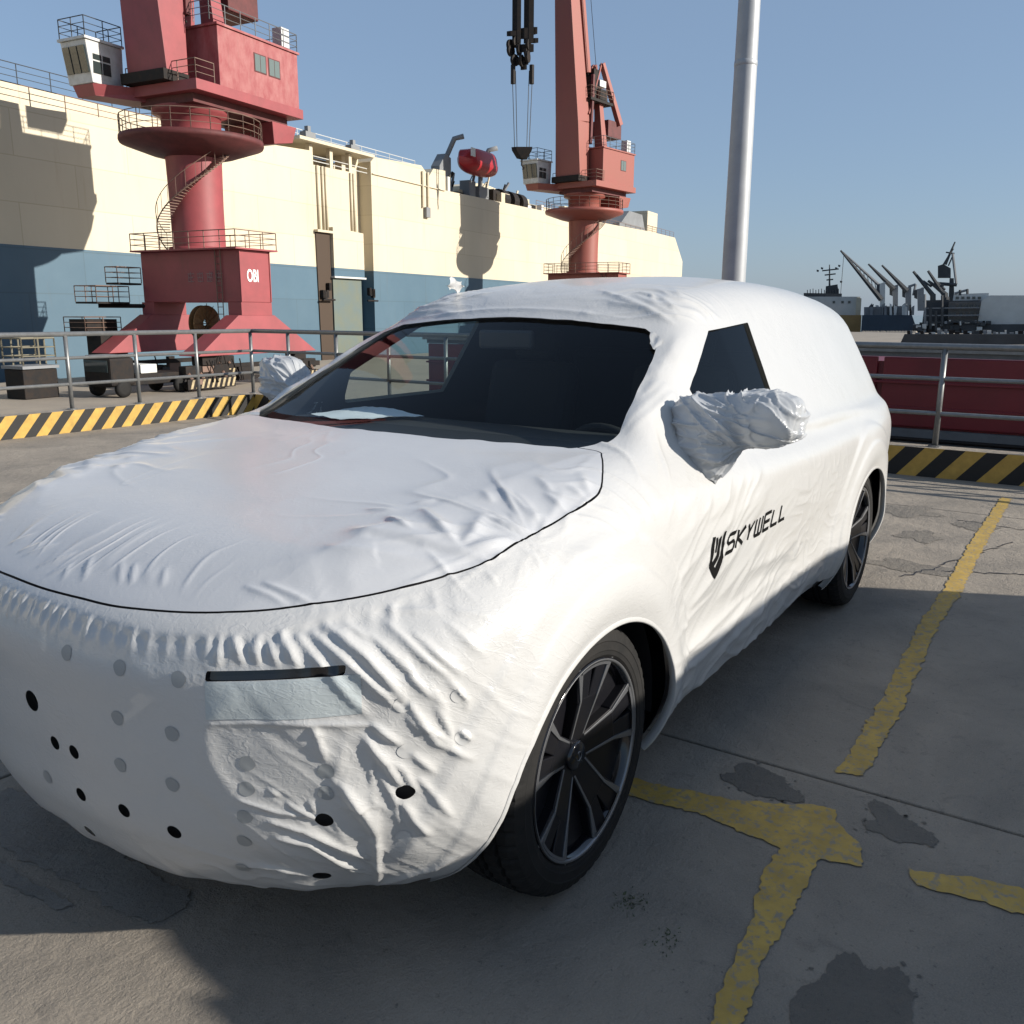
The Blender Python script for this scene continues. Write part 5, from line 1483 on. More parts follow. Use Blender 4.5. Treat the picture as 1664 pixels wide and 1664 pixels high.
    handrail("frame_rail", [S(-1.4, -1.5, 22.45), S(2.6, -1.5, 22.45), S(2.6, 1.5, 22.45), S(-1.4, 1.5, 22.45)], M_RAILC, root, closed=True)
    b = MB(); sb(b, -.9, .2, -1.0, 1.0, 22.5, 24.4); sb(b, .8, 2.1, -1.1, 1.1, 22.5, 23.6); sb(b, .2, 1.0, -.7, .7, 23.0, 25.4); b.build("luffing_gear", M_MACH, root)
    b = MB(); sb(b, 1.0, 2.1, -.9, .9, 23.9, 24.5); b.build("gear_cover", M_CABW, root)
    b = MB(); sb(b, 2.4, 4.9, -1.1, 1.1, 19.4, 21.0); b.build("counterweight", M_DKRED, root, bevel=.06)
    beam("luffing_rod", (-.2, 0, 25.0), (-2.2, 0, 36), .8, .6, .7, .5, mjib)
    b = MB()
    for s_ in (-.7, .7):
        b.tube([S(.6, s_, 25.2), S(-1.6, s_, 36)], .03, 4); b.tube([S(-.8, s_, 24.6), S(-3.0, s_, 36)], .03, 4)
    b.build("luffing_rope", M_MACH, root)
    for z in (17.9, 19.2, 20.5):
        beam("frame_tie", (-.9, -1.1, z), (-.9, 1.1, z + .3), .12, .12, .12, .12, M_MACH)
    # cab hung out beside the jib
    cab = MB(); x0, x1, y0, y1 = -4.6, -2.2, 2.6, 4.6
    cab.hexa([S(x0 + .35, y0 + .1, 14.5), S(x1, y0 + .1, 14.5), S(x1, y1, 14.5), S(x0 + .35, y1, 14.5)], [S(x0, y0, 16.6), S(x1, y0, 16.6), S(x1, y1, 16.6), S(x0, y1, 16.6)])
    co = cab.build("cab", M_CABW, root, bevel=.04)
    b = MB(); sb(b, x0 - .1, x1 + .05, y0 - .1, y1 + .1, 16.61, 16.74); b.build("cab_roof", M_CABW, co)
    for (a, c) in ((x0 + .42, x0 + .98), (x0 + 1.05, x0 + 1.55)):
        for (z0, z1) in ((15.0, 15.6), (15.68, 16.3)):
            b = MB(); sb(b, a, c, y0 - .02 + .05, y0 + .12, z0, z1); b.build("window_pane", M_PANE, co)
    for q in range(3):
        ya = y0 + .15 + q * .6
        b = MB(); b.hexa([S(x0 + .18, ya, 15.0), S(x0 + .30, ya, 15.0), S(x0 + .30, ya + .5, 15.0), S(x0 + .18, ya + .5, 15.0)], [S(x0 - .04, ya, 16.3), S(x0 + .1, ya, 16.3), S(x0 + .1, ya + .5, 16.3), S(x0 - .04, ya + .5, 16.3)]); b.build("window_pane", M_PANE, co)
    b = MB(); b.hexa([S(x0 + .6, y0 + .3, 13.9), S(x1 + 2.2, 0, 13.7), S(x1 + 2.2, 2.2, 13.7), S(x0 + .6, y1 - .3, 13.9)], [S(x0 + .4, y0 + .2, 14.48), S(x1 + 2.2, 0, 14.5), S(x1 + 2.2, 2.2, 14.5), S(x0 + .4, y1 - .2, 14.48)]); b.build("cab_bracket", mjib, root)
    handrail("cab_rail", [S(x0, y0, 16.74), S(x1, y0, 16.74), S(x1, y1, 16.74), S(x0, y1, 16.74)], M_DGREY, root, closed=True, h=1.0)
    return root, T, S

M_KY2 = mat("guard_stripe_dirty", (.42, .34, .20), .8, noise=(6, .5))
c1, T1, S1 = make_crane("nearest red portal crane with a spiral stair on its thick column, left", Q(35.1, 35.6, -2.2), 0.0, .86, M_SALM, M_FADED, M_SALM, True)
c2, T2, S2 = make_crane("farther orange red portal crane with its jib raised over the ship", Q(87.0, 35.9, -2.2), math.radians(-12), .98, M_ORNG, M_ORNG, M_ORNG, False)
def text_on(name, body_txt, m, parent, org, ux, uz, size, thick=.01, sx=1.0):
    cu = bpy.data.curves.new(name, 'FONT'); cu.body = body_txt; cu.size = size; cu.extrude = thick; cu.offset = .018 * size
    o = bpy.data.objects.new(name, cu); COL.objects.link(o)
    dg = bpy.context.evaluated_depsgraph_get(); me = bpy.data.meshes.new_from_object(o.evaluated_get(dg))
    COL.objects.unlink(o); bpy.data.objects.remove(o)
    nn = ux.cross(uz)
    for v in me.vertices: v.co = org + ux * v.co.x * sx + uz * v.co.y + nn * v.co.z
    me.materials.clear(); me.materials.append(m)
    q = bpy.data.objects.new(name, me); COL.objects.link(q); q.parent = parent
    return q
text_on("painted_number", "OBI", M_WHITEP, c1, T1(-.95, -4.415, 5.35), Vector((1, 0, 0)), ZU, .95, .012, .62)
gl = MB()
for k in range(4):      # four weathered characters on the shaded side
    y0 = -.45 - k * .72
    r5 = random.Random(k + 3)
    for (a, b_, c_, d_) in [(0, .8, 1, .8), (.1, .45, .9, .45), (.5, 0, .5, 1), (.1, .1, .9, .1), (.15, .1, .15, .8), (.85, .2, .85, .95), (.3, .6, .7, .25)][:5 + k % 3]:
        p = T1(-1.512, y0 - (a + r5.uniform(-.06, .06)) * .5, 5.3 + b_ * .55); q = T1(-1.512, y0 - (c_ + r5.uniform(-.06, .06)) * .5, 5.3 + d_ * .55)
        gl.tube([p, q], .022, 4)
gl.build("faded_characters", M_GLYPH, c1)

# hook tackle of the far crane
HS = .62
hk = empty("crane_hook", at_d(848, 250, 88), "dark crane hook block hanging on four wires above the ship", "hook")
hp = hk.location.copy()
b = MB(); top = at_d(850, 60, 88) - hp; mid = at_d(848, 115, 88) - hp
for s_ in (-1.5, -1.0, 1.0, 1.5): b.tube([R0 * s_ * .45 + ZU * .6, R0 * s_ * .62 + Vector((0, 0, mid.z))], .035, 5)
b.build("wire", M_DGREY, hk)
b = MB(); b.prism([R0 * -.75 + ZU * .6 - QV * .25, R0 * .75 + ZU * .6 - QV * .25, R0 * .7 + ZU * .3 - QV * .25, R0 * .25 - ZU * .5 - QV * .25, R0 * -.25 - ZU * .4 - QV * .25, R0 * -.7 + ZU * .3 - QV * .25], QV * .5); b.build("hook_block", M_MACH, hk)
b = MB(); b.tube([(0, 0, -.5), (0, 0, -1.0), R0 * .22 + ZU * -1.2, R0 * .1 + ZU * -1.4], .09, 6); b.build("hook", M_MACH, hk)
for s_ in (-.85, .85):
    b = MB(); b.tube([R0 * s_ + ZU * 6.0, R0 * s_ + ZU * 7.6], .22, 8); b.build("ballast_weight", M_MACH, hk)
b = MB()
for k in range(9):
    a = rnd.uniform(-1.2, 1.2); z = mid.z + rnd.uniform(.3, 2.6); c = R0 * a + ZU * z + QV * rnd.uniform(-.5, .5)
    b.lathe([(.0001, -.12), (.5, -.12), (.5, .12), (.0001, .12)], c, (R0 * rnd.uniform(-.4, .4) + QV).normalized(), 16)
for k in range(8):
    c = R0 * rnd.uniform(-1.2, 1.2) + ZU * (mid.z + rnd.uniform(.2, 3.4)); b.box(c, (rnd.uniform(.2, 1.0), .4, rnd.uniform(.3, 1.1)), (R0, QV, ZU))
b.box(R0 * .55 + ZU * (mid.z + 4.6), (.45, .5, 4.6), (R0, QV, ZU)); b.box(R0 * -.55 + ZU * (mid.z + 4.6), (.35, .5, 4.6), (R0, QV, ZU))
b.build("jib_head_sheave", M_MACH, hk)

# ------------------------------------------------------------------ the car carrier ship
ship = empty("car_carrier_ship", Q(90, 47, -4.6), "huge cream and blue car carrier ship moored behind the red cranes", "ship")
SP = ship.location.copy()
def panel(name, uz, v0, v1, m, bev=0, uz2=None):
    pts = [Q(u, v0, z) - SP for u, z in uz]
    return MB().prism(pts, QV * (v1 - v0)).build(name, m, ship, bevel=bev)
BZ = 4.95
panel("hull_side", [(-60, BZ), (58.4, BZ), (58.4, 12.6), (58.4, 13.6), (35.1, 12.3), (-60, 12.3)], 47, 49, M_CREAM)
panel("hull_side", [(58.41, BZ), (64.0, BZ), (64.0, 12.7), (58.41, 12.6)], 47, 49, M_CREAM)
panel("recess_wall", [(64.0, BZ), (66.3, BZ), (66.3, 14.2), (64.0, 14.2)], 48.3, 49, M_CREAM)
panel("hull_side", [(66.3, BZ), (159.8, BZ), (159.9, 10.4), (154.8, 14.1), (141.2, 14.05), (124.6, 13.7), (101.5, 13.3), (78.6, 13.0), (78.6, 14.8), (76.4, 14.7), (75.6, 13.9), (74.3, 14.7), (66.9, 14.35), (66.3, 13.9)], 47, 49, M_CREAM)
panel("hull_core", [(-60, BZ), (158.8, BZ), (158.8, 10.2), (150, 13.2), (80, 12.6), (-60, 12.2)], 51.2, 73, M_CREAM)
panel("hull_bottom", [(-60, -5.5), (59.0, -5.5), (59.0, BZ - .003), (-60, BZ - .003)], 47, 49, M_BLUE)
panel("hull_bottom", [(59.0, -5.5), (60.3, -5.5), (60.3, BZ - .003), (59.0, BZ - .003)], 47.6, 49, M_MACH)
panel("hull_bottom", [(60.3, -5.5), (64.3, -5.5), (64.3, BZ - .003), (60.3, BZ - .003)], 47, 49, M_BLUE)
panel("recess_bottom", [(64.3, -5.5), (66.3, -5.5), (66.3, BZ - .003), (64.3, BZ - .003)], 48.3, 49, M_BLUE)
panel("hull_bottom", [(66.3, -5.5), (156, -5.5), (159.8, BZ - .003), (66.3, BZ - .003)], 47, 49, M_BLUE)
panel("hull_core", [(-60, -5.5), (155, -5.5), (158.8, BZ - .003), (-60, BZ - .003)], 51.2, 73, M_BLUE)
panel("side_port_door", [(60.35, -4), (64.2, -4), (64.2, 4.1), (60.35, 4.1)], 46.82, 46.995, M_PORTG)
panel("door_canopy", [(60.3, 4.95), (64.4, 4.95), (64.4, 7.9), (60.3, 8.1)], 46.6, 46.995, M_CREAM)
panel("door_canopy", [(60.3, 4.3), (64.4, 4.3), (64.4, 4.945), (60.3, 4.945)], 46.6, 46.995, M_BLUE)
panel("door_sill", [(60.2, 4.15), (64.5, 4.15), (64.5, 4.29), (60.2, 4.29)], 46.5, 46.995, M_WHITES)
panel("door_slot", [(58.7, -4), (60.25, -4), (60.25, 7.6), (58.5, 7.6)], 46.90, 46.998, mat("slot_brown", (.05, .032, .02), .8))
panel("slot_cap", [(58.4, 7.6), (60.3, 7.6), (60.3, 7.78), (58.4, 7.78)], 46.6, 46.998, M_CREAM)
for u in (58.6, 64.6):
    b = MB()
    b.tube([Q(u, 46.5, 2.4) - SP, Q(u + 1.5, 46.5, 2.4) - SP], .08, 6)
    for k in range(5): b.box(Q(u + rnd.random() * 1.2, 46.7, 2.6 + rnd.random()) - SP, (.25, .3, .6), (QH, QV, ZU))
    b.build("mooring_fitting", M_MACH, ship)
for u in (59.0, 59.6, 60.0, 63.3, 63.7):
    MB().tube([Q(u, 46.9, 7.8) - SP, Q(u, 46.9, 12.6) - SP], .11, 8).build("hull_pipe", M_CREAM, ship, True)
# gallery under the roof slab
panel("gallery_back_wall", [(56, 12.0), (66.3, 12.0), (66.3, 14.0), (56, 14.0)], 50.6, 51.15, M_CREAM)
panel("gallery_floor", [(58.0, 12.3), (66.25, 12.3), (66.25, 12.58), (58.0, 12.58)], 49.01, 50.58, M_CREAM)
panel("roof_slab", [(56.6, 14.16), (66.2, 14.16), (66.2, 14.4), (56.6, 14.4)], 46.5, 51.15, M_CREAM)
for u in (58.6, 61.1, 63.6): MB().box(Q(u, 47.3, 13.38) - SP, (.38, .38, 1.52), (QH, QV, ZU)).build("gallery_post", M_CREAM, ship)
b = MB()
for z in (12.95, 13.3): b.tube([Q(58.6, 47.2, z) - SP, Q(66, 47.2, z) - SP], .035, 5)
b.build("gallery_rail", M_WHITES, ship)
panel("ledge", [(66.4, 12.92), (78.4, 12.92), (78.4, 12.98), (66.4, 12.98)], 46.85, 46.998, M_CREAM)
b = MB()
for u in (74.3, 75.2): b.tube([Q(u, 46.85, 14.2) - SP, Q(u, 46.85, 11.0) - SP], .12, 6)
b.build("drain_pipe", M_CREAM, ship); MB().box(Q(74.9, 46.8, 10.6) - SP, (.7, .3, .9), (QH, QV, ZU)).build("drain_outlet", M_GREYS, ship)
panel("upper_deckhouse", [(-40, 12.2), (57.3, 12.2), (57.3, 14.4), (-40, 14.1)], 51.2, 70, M_CREAM)
for u0, u1, z, v in ((-20, 57, 12.35, 47.3), (57, 76, 14.45, 48.8), (141, 155, 14.0, 47.3), (100, 140, 13.4, 47.4)):
    handrail("deck_rail", [Q(u0, v, z + (.9 if v < 47.35 and u0 < 0 else 0) * 0) - SP, Q(u1, v, z) - SP], M_WHITES if z > 14 else M_RAILC, ship, h=1.0, r=.03, every=2.2)
handrail("deck_rail", [Q(0, 51.3, 14.3) - SP, Q(57, 51.3, 14.4) - SP], M_DGREY, ship, h=1.1, r=.03, every=2.2)
# deck clutter in front of the lifeboat and behind the far crane
r6 = random.Random(12)
for k in range(46):
    u = r6.uniform(79.5, 104) if k < 34 else r6.uniform(104, 138)
    w, h_ = r6.uniform(.4, 2.4), r6.uniform(.5, 2.0)
    MB().box(Q(u, 47.8 + r6.random() * 2.4, 13.0 + h_ / 2) - SP, (w, r6.uniform(.4, 1.2), h_), (QH, QV, ZU)).build("deck_fitting", r6.choice([M_CREAM, M_GREYS, M_MACH, M_CREAM, M_WHITES]), ship)
for k in range(16):
    u = r6.uniform(79.5, 103)
    MB().tube([Q(u, 48 + r6.random() * 2, 13.0) - SP, Q(u + r6.uniform(-1.2, 1.2), 48.5, 13.0 + r6.uniform(1, 3.4)) - SP], r6.uniform(.06, .16), 5).build("deck_post", r6.choice([M_GREYS, M_MACH, M_CREAM]), ship)
for k in range(3): MB().lathe([(.0001, -.6), (1.1, -.6), (1.1, .6), (.0001, .6)], Q(92.5 + k * 2.2, 48.3, 13.7) - SP, QH, 18).build("mooring_winch", M_MACH, ship)
panel("deckhouse", [(141, 13.9), (146, 13.9), (146, 17.2), (141, 17.2)], 47.4, 52, M_CREAM)
panel("deckhouse", [(100, 13.2), (141, 13.8), (141, 15.6), (129, 15.9), (122, 15.2), (100, 14.9)], 52, 60, M_CREAM)
panel("deckhouse", [(128, 13.5), (140.8, 13.8), (139.0, 16.4), (133, 16.4)], 47.6, 51, M_GREYS)
panel("deckhouse", [(91, 13.1), (101, 13.1), (101, 15.6), (95, 16.0), (91, 15.2)], 52, 58, M_CREAM)
# crane lights and winches on the roof edge
for (px, py) in ((500, 216), (573, 238)):
    p = at_v(px, py, 48.5) - SP
    MB().box(p + ZU * -.2, (1.2, .6, .5), (QH, QV, ZU)).box(p + ZU * .25, (.35, .35, .5), (QH, QV, ZU)).build("roof_fitting", M_GREYS, ship)
panel("davit_tower", [(80.2, 13), (82.4, 13), (82.4, 16.6), (81.4, 16.9), (80.2, 15.6)], 48.6, 49.6, M_GREYS)

# lifeboat on its davit
lb = empty("lifeboat", at_v(777, 268, 47.6), "bright red enclosed lifeboat hanging on a davit above the ship's side", "lifeboat")
b = MB(); n = 18; V = []
ln = 8.0
def boat_ring(t, top):
    w = 1.25 * (1 - abs(2 * t - 1) ** 3.2) + .02; x = (t - .5) * ln
    return x, w
rows = []
for i in range(n + 1):
    t = i / n; x, w = boat_ring(t, 0); kz = .35 * abs(2 * t - 1) ** 2.5
    ring = []
    for k in range(17):
        a = math.pi * k / 16
        ring.append(QH * x + QV * (w * math.cos(a)) + ZU * (-1.1 * math.sin(a) ** .8 * (1 - .35 * abs(2 * t - 1) ** 3) + kz))
    rows.append(ring)
V = sum(rows, []); fs = [(i * 17 + k, i * 17 + k + 1, (i + 1) * 17 + k + 1, (i + 1) * 17 + k) for i in range(n) for k in range(16)]
b.add(V, fs); b.build("boat_hull", M_BOAT, lb, True)
b = MB(); rows = []
for i in range(n + 1):
    t = i / n; x, w = boat_ring(t, 1); hgt = 1.25 * (1 - abs(2 * t - 1) ** 6) * (1 if .08 < t < .96 else .6)
    rows.append([QH * x * .97 + QV * (w * .98 * math.cos(math.pi * k / 12)) + ZU * (hgt * min(1, math.sin(math.pi * k / 12) * 1.6) + .02) for k in range(13)])
b.add(sum(rows, []), [(i * 13 + k, i * 13 + k + 1, (i + 1) * 13 + k + 1, (i + 1) * 13 + k) for i in range(n) for k in range(12)])
b.build("boat_canopy", M_BOAT, lb)
b = MB(); b.box(QH * -3.2 - QV * 1.2 + ZU * .7, (.8, .1, .8), (QH, QV, ZU)); b.build("hatch", M_WHITES, lb)
dv = empty("lifeboat_davit", lb.location, "grey steel davit arms holding the red lifeboat over the deck", "davit")
for x in (-3.9, 3.4):
    MB().tube([QH * x + QV * 1.8 + ZU * -3.5, QH * (x + .2) + QV * 1.6 + ZU * .4, QH * (x + .6) + QV * .9 + ZU * 2.1, QH * (x + .9) + ZU * 2.3], .26, 8).build("davit_arm", M_GREYS, dv, True)
for x in (-3.0, 2.6, 4.2):
    MB().tube([QH * x + QV * 1.2 + ZU * -1.1, QH * (x - .4) + QV * 1.4 + ZU * -3.8], .14, 6).build("davit_leg", M_GREYS, dv)

# ------------------------------------------------------------------ ships across the basin
def P_(px, py, D, S_): return at_d(px, py, D) - S_
def far_poly(name, pts, D, depth, m, parent, S_):
    q = [P_(x, y, D, S_) for x, y in pts]
    fw = Vector((ray(pts[0][0], 507).x, ray(pts[0][0], 507).y, 0)).normalized()
    return MB().prism(q, fw * depth).build(name, m, parent)
def far_beam(name, a, b_, D, r, m, parent, S_, r2=None):
    return MB().tube([P_(*a, D, S_), P_(*b_, D, S_)], r, 6, r2).build(name, m, parent)

# ship with white bridge at left
s1 = empty("moored_ship", at_d(1365, 545, 262), "white bridged ship with a dark radar mast, just past the car's roof", "ship"); S_ = s1.location.copy(); D = 262
far_poly("hull", [(1290, 512), (1400, 512), (1398, 548), (1290, 551)], D, 30, M_OCHRE, s1, S_)
far_poly("bridge_house", [(1296, 482), (1398, 482), (1396, 513), (1296, 513)], D + 3, 14, M_WHITES, s1, S_)
far_poly("bridge_wing", [(1392, 483), (1400, 485), (1398, 520), (1390, 519)], D + 2, 4, M_CREAM, s1, S_)
for x in (1353, 1367, 1378): far_poly("window", [(x, 489), (x + 4, 489), (x + 4, 493), (x, 493)], D + 2.8, .4, M_PANE, s1, S_)
far_poly("top_deck", [(1306, 476), (1368, 477), (1368, 482), (1306, 482)], D + 4, 9, M_DGREY, s1, S_)
far_beam("radar_mast", (1348, 478), (1348, 430), D + 6, .35, M_DGREY, s1, S_, .15)
for (a, c) in (((1336, 440), (1363, 437)), ((1340, 447), (1358, 445)), ((1343, 455), (1354, 454))): far_beam("radar_arm", a, c, D + 6, .2, M_DGREY, s1, S_)
for (x, y) in ((1329, 440), (1336, 436), (1359, 436), (1364, 432), (1367, 458)):
    far_poly("antenna", [(x - 2, y - 2), (x + 2, y - 1), (x + 1, y + 2), (x - 2, y + 1)], D + 6, .8, M_DGREY, s1, S_)
far_poly("mast_house", [(1342, 465), (1361, 462), (1363, 477), (1341, 477)], D + 5, 4, M_DGREY, s1, S_)
far_beam("stay_mast", (1366, 478), (1371, 416), D + 6, .08, M_DGREY, s1, S_)
for k in range(12):
    x = 1312 + k * 4.6; far_beam("rail_post", (x, 477), (x, 471 - (k % 3)), D + 4, .12, M_DGREY, s1, S_)

# blue freighter with its row of deck cranes
s2 = empty("moored_ship", at_d(1450, 545, 250), "dark blue freighter with a row of raised grey deck cranes, right background", "ship"); S_ = s2.location.copy(); D = 250
far_poly("hull", [(1401, 512), (1482, 512), (1492, 541), (1399, 540)], D, 26, M_DBLUE, s2, S_)
far_poly("deckhouse", [(1404, 499), (1470, 497), (1470, 513), (1404, 513)], D + 4, 10, M_GREYS, s2, S_)
for k, (x, top, jx, jy, w) in enumerate([(1434, 461, 1366, 407, 4.5), (1455, 465, 1411, 429, 4.5), (1476, 468, 1433, 431, 5), (1496, 470, 0, 0, 5.5)]):
    far_poly("crane_post", [(x - w, top), (x + w, top - 3), (x + w * .9, 505), (x - w * .9, 505)], D + 6 + k * 3, 2.2, M_WHITES if k == 0 else M_GREYS, s2, S_)
    far_poly("crane_cabin", [(x - w - 5, top + 2), (x - w, top), (x - w, top + 16), (x - w - 5, top + 14)], D + 6 + k * 3, 2.2, M_DGREY, s2, S_)
    if jx:
        far_beam("crane_jib", (x - 2, top + (26 if k == 0 else 5)), (jx, jy), D + 6 + k * 3, .75, M_DGREY, s2, S_, .25)
        if k == 0:
            far_beam("crane_jib", (x - 4, top + 4), (jx + 4, jy + 3), D + 8, .45, M_GREYS, s2, S_, .2)
            for q in range(10):
                t = q / 10; far_beam("jib_lacing", (x - 2 + (jx - x + 2) * t, top + 26 + (jy - top - 26) * t), (x - 4 + (jx - x + 8) * (t + .05), top + 4 + (jy - top - 1) * (t + .05)), D + 7, .1, M_DGREY, s2, S_)
for (a, c) in (((1476, 466), (1488, 462)), ((1488, 462), (1484, 480)), ((1497, 470), (1500, 468))): far_beam("crane_strut", a, c, D + 16, .35, M_GREYS, s2, S_)
for k in range(26):
    x = 1404 + r6.random() * 78; far_poly("deck_fitting", [(x, 500 - r6.random() * 8), (x + 3 + r6.random() * 3, 500 - r6.random() * 8), (x + 4, 512), (x, 512)], D + 2 + r6.random() * 3, 1.5, r6.choice([M_GREYS, M_DGREY, M_WHITES]), s2, S_)

# low quay with clutter and the dark gantry crane
s3 = empty("moored_ship", at_d(1560, 548, 225), "grey and white work ship with tiered decks at the far right", "ship"); S_ = s3.location.copy(); D = 225
far_poly("hull", [(1484, 528), (1760, 526), (1760, 553), (1480, 553)], D, 20, M_DGREY, s3, S_)
far_poly("superstructure", [(1542, 490), (1595, 487), (1590, 532), (1540, 530)], D + 2, 14, M_GREYS, s3, S_)
far_poly("superstructure", [(1550, 478), (1607, 476), (1606, 489), (1548, 490)], D + 4, 12, M_WHITES, s3, S_)
far_poly("superstructure", [(1595, 489), (1608, 480), (1760, 480), (1760, 528), (1588, 528)], D + 1, 12, M_WHITES, s3, S_)
far_poly("superstructure", [(1503, 488), (1542, 487), (1540, 530), (1498, 530)], D + 5, 10, M_DGREY, s3, S_)
for k in range(5):
    for j in range(3):
        x, y = 1553 + k * 9 + j, 482 + j * 13
        far_poly("window", [(x, y), (x + 5, y), (x + 5, y + 4), (x, y + 4)], D + (3.8 if j == 0 else 1.8), .3, M_PANE, s3, S_)
for y in (489, 500, 512, 523): far_poly("deck_edge", [(1500, y), (1592, y - 1), (1592, y + .8), (1500, y + 1.8)], D - .5 + (y - 489) * -.02, 2, M_DGREY if y % 2 else M_GREYS, s3, S_)
for k in range(60):
    x = 1486 + r6.random() * 118; y = 520 + r6.random() * 24; w, h_ = r6.uniform(2, 9), r6.uniform(2, 8)
    far_poly("deck_fitting", [(x, y), (x + w, y), (x + w, y + h_), (x, y + h_)], D - 2 + r6.random() * 2, 1, r6.choice([M_DGREY, M_MACH, M_GREYS, M_WHITES, M_DGREY]), s3, S_)
for (x, y0, y1) in ((1503, 478, 540), (1512, 500, 540), (1531, 480, 530), (1521, 505, 545), (1560, 480, 471), (1572, 478, 470)): far_beam("deck_post", (x, y0), (x, y1), D - 1, .3, M_GREYS if x < 1510 else M_DGREY, s3, S_)
far_beam("derrick", (1551, 477), (1573, 471), D + 4, .3, M_GREYS, s3, S_)

s4 = empty("quayside_crane", at_d(1545, 548, 270), "dark far crane with a boxy cabin and thin jib at far right", "crane"); S_ = s4.location.copy(); D = 270
far_poly("tower", [(1543, 452), (1550, 452), (1551, 495), (1541, 495)], D, 2.5, M_DGREY, s4, S_)
far_poly("machine_house", [(1524, 432), (1533, 429), (1545, 436), (1545, 451), (1524, 451)], D, 4, M_DGREY, s4, S_)
far_beam("jib", (1536, 430), (1552, 393), D, .45, M_DGREY, s4, S_, .2)
far_beam("jib", (1533, 430), (1549, 404), D, .25, M_DGREY, s4, S_)
far_beam("back_stay", (1548, 412), (1554, 462), D, .35, M_GREYS, s4, S_)
far_beam("back_stay", (1541, 432), (1549, 414), D, .2, M_DGREY, s4, S_)
far_beam("cross_arm", (1526, 461), (1555, 463), D, .5, M_DGREY, s4, S_)
far_beam("cross_arm", (1537, 410), (1551, 412), D, .2, M_DGREY, s4, S_)
for i, (x0, y0, x1, y1) in enumerate(((1538, 485, 1508, 440), (1516, 480, 1484, 441), (1536, 478, 1508, 456))):
    o = empty("quayside_crane", at_d(x0, y0 + 40, 268), ["dark slanting crane jib, tallest of the far three by the boxy crane", "dark slanting crane jib left of the boxy far crane, nearest the freighter", "short dark crane arm between two slanting far jibs"][i], "crane")
    S_ = o.location.copy()
    far_beam("jib", (x0, y0), (x1, y1), 268, .7, M_DGREY, o, S_, .35)
    far_beam("pedestal", (x0, y0 + 36), (x0, y0 - 2), 268, .8, M_DGREY, o, S_)
    far_beam("back_link", (x0 - 2, y0 - 14), ((x0 + x1) / 2, (y0 + y1) / 2 - 4), 268, .3, M_DGREY, o, S_)
bq = empty("stone_bank", at_d(1460, 548, 215), "low pale rubble bank under the blue freighter", "bank"); S_ = bq.location.copy()
far_poly("bank_face", [(1396, 544), (1500, 542), (1500, 553), (1390, 553)], 215, 8, M_QUAY, bq, S_)
for k in range(18):
    x = 1400 + k * 5 + r6.random() * 3
    q = P_(x, 543, 214, S_); MB().lathe([(.0001, -.5), (.7, -.3), (.9, .1), (.5, .6), (.0001, .7)], q, n=7).build("boulder", M_QUAY, bq)

dw = empty("quay_wall", at_d(1560, 556, 104), "low dark quay wall with clutter below the work ship at far right", "wall"); S_ = dw.location.copy()
far_poly("wall_face", [(1470, 543), (1800, 543), (1800, 560), (1462, 560)], 104, 1.2, M_DGREY, dw, S_)
for k in range(34):
    x = 1470 + k * 7 + r6.random() * 5; w = r6.uniform(3, 9); h_ = r6.uniform(2, 7)
    far_poly("wall_fitting", [(x, 543 - h_), (x + w, 543 - h_), (x + w, 544), (x, 544)], 104.2, .8, r6.choice([M_DGREY, M_MACH, M_MACH, M_GREYS, M_WHITES]), dw, S_)
# low yellow work boat / gangway cage and small vehicles beside the near crane
gc = empty("gangway_cage", at_d(72, 560, 44), "small rusty railed gangway cage at the left edge behind the railing", "gangway"); S_ = gc.location.copy()
u0 = S_
b0 = [QH * x * .8 + QV * y * .8 for x, y in ((-1.9, -.8), (.0, -.8), (.0, .8), (-1.9, .8))]
for z in (-.8,):
    handrail("cage_rail", [p + ZU * z for p in b0], M_RAILY, gc, closed=True, h=1.1, r=.035, every=.7)
b = MB(); b.box(QH * -.76 + ZU * -.9, (1.7, 1.4, .12), (QH, QV, ZU)); b.build("cage_floor", M_GREYS, gc)
MB().box(QH * -.76 + ZU * ((-.98 - 2.2 - S_.z) / 2), (1.6, 1.2, 2.2 + S_.z - .99), (QH, QV, ZU)).build("cage_base", M_MACH, gc, bevel=.03)

tv = empty("yard_truck", at_z(232, 640, -2.2), "small dark yard vehicle with white marks in front of the near crane's foot", "truck", rotz=QA); S_ = tv.location.copy()
def vb(name, x0, x1, y0, y1, z0, z1, m, bev=.03): return MB().box(((x0 + x1) / 2, (y0 + y1) / 2, (z0 + z1) / 2), (x1 - x0, y1 - y0, z1 - z0)).build(name, m, tv, bevel=bev)
vb("flat_bed", -1.0, 2.2, -.8, .8, .75, .95, M_MACH); vb("cab_body", -2.3, -1.05, -.85, .85, .5, 1.7, M_MACH, .1); vb("cab_roof", -2.2, -1.1, -.8, .8, 1.71, 1.80, M_GREYS); vb("chassis", -2.2, 2.2, -.5, .5, .45, .74, M_MACH)
vb("windscreen", -2.33, -2.30, -.7, .7, 1.1, 1.6, M_PANE, .0); vb("side_window", -2.0, -1.3, .85, .87, 1.1, 1.6, M_PANE, .0); vb("toolbox", -.6, .3, -.7, .7, .96, 1.35, M_WHITES)
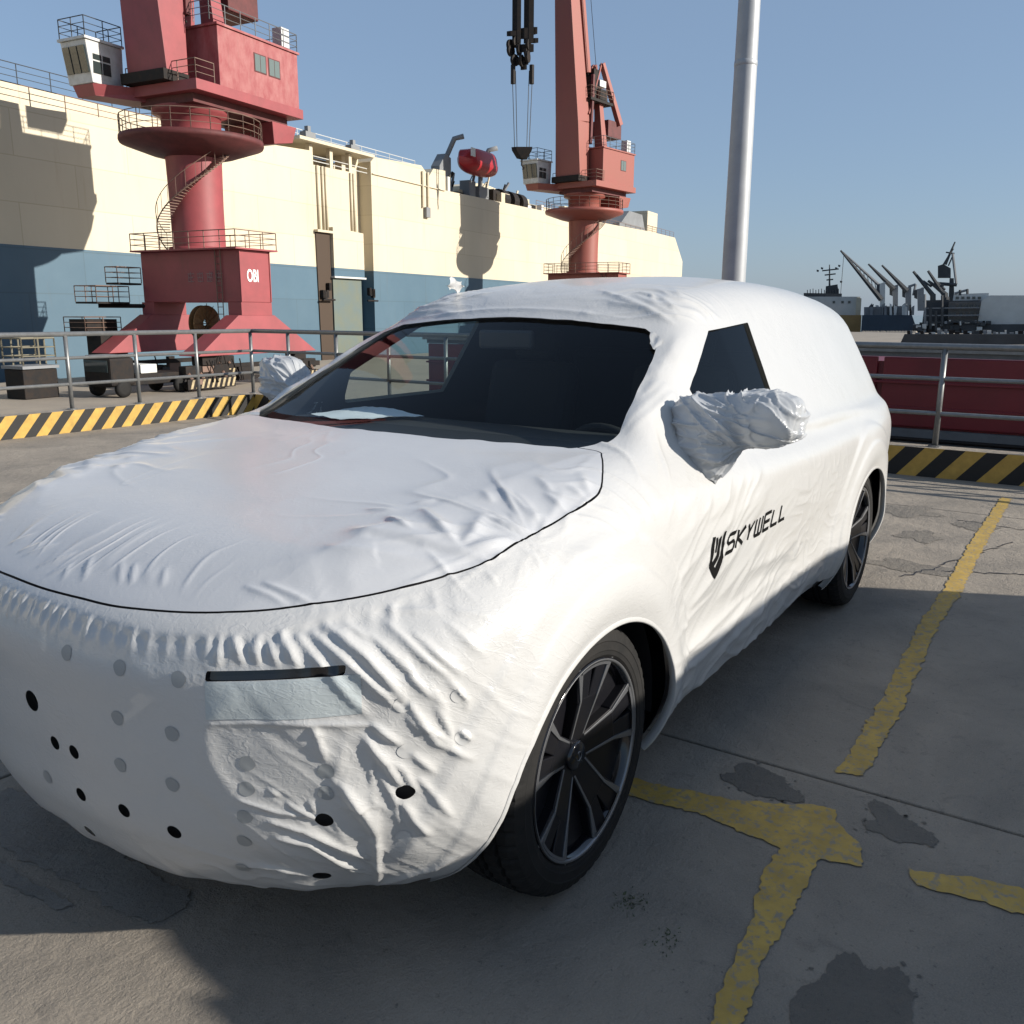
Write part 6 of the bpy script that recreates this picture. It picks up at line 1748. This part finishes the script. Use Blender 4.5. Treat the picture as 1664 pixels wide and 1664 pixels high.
for x in (-1.7, 1.5):
    for y in (-.8, .8): MB().lathe([(.0001, -.12), (.2, -.12), (.36, -.1), (.38, 0), (.36, .1), (.2, .12), (.0001, .12)], (x, y, .38), (0, 1, 0), 22).build("wheel", M_TYRE, tv, True)

# ------------------------------------------------------------------ the van in the next bay, whose shadow lies across the bay in front of the camera
van = empty("parked_van", (-.56, 4.95, 0), "plain white van parked parallel in the next bay, out of view to the right", "van")
prof = [(-2.35, .30), (-2.42, .95), (-2.28, 1.62), (-2.10, 1.72), (.2, 1.76), (1.18, 1.72), (1.36, 1.62), (1.95, 1.12), (2.50, .96), (2.62, .70), (2.62, .32)]
MB().prism([(x, -.90, z) for x, z in prof], (0, 1.80, 0)).build("van_body", M_WHITEP, van, bevel=.06)
MB().box((.1, 0, .36), (4.2, 1.5, .2)).build("van_floor", M_BLACK, van)
for sgn in (-1, 1):
    for x0, x1 in ((-2.0, -1.1), (-1.02, -.1), (0, .95)):
        MB().prism([(x0, sgn * .903, 1.12), (x1, sgn * .903, 1.12), (x1 - .04, sgn * .903, 1.58), (x0 + .04, sgn * .903, 1.58)], (0, sgn * .006, 0)).build("side_window", M_PANE, van)
    for x in (-1.45, 1.65):
        MB().lathe([(.0001, -.10), (.22, -.10), (.33, -.09), (.345, -.06), (.345, .06), (.33, .09), (.22, .10), (.0001, .10)], (x, sgn * .84, .345), (0, 1, 0), 40).build("wheel", M_TYRE, van, True)
        MB().lathe([(.0001, 0), (.21, 0), (.22, sgn * .01), (.0001, sgn * .03)], (x, sgn * .945, .345), (0, 1, 0), 30).build("wheel_trim", M_RIMS, van, True)
    MB().box((2.60, sgn * .68, .78), (.08, .32, .14)).build("headlight", M_CABW, van, bevel=.02)
MB().prism([(1.44, -.76, 1.56), (1.44, .76, 1.56), (1.93, .80, 1.15), (1.93, -.80, 1.15)], (.02, 0, .02)).build("van_windscreen", M_PANE, van)


for o in list(COL.objects):
    if o.parent is None:
        g_ = {"harbour_crane": "red portal cranes on the quay", "quayside_crane": "far dark cranes across the basin", "moored_ship": "ships moored across the basin",
              "striped_kerb": "striped kerbs round the lot", "pipe_railing": "pipe railings on the kerbs"}.get(o.name.split(".")[0])
        if g_: o["group"] = g_
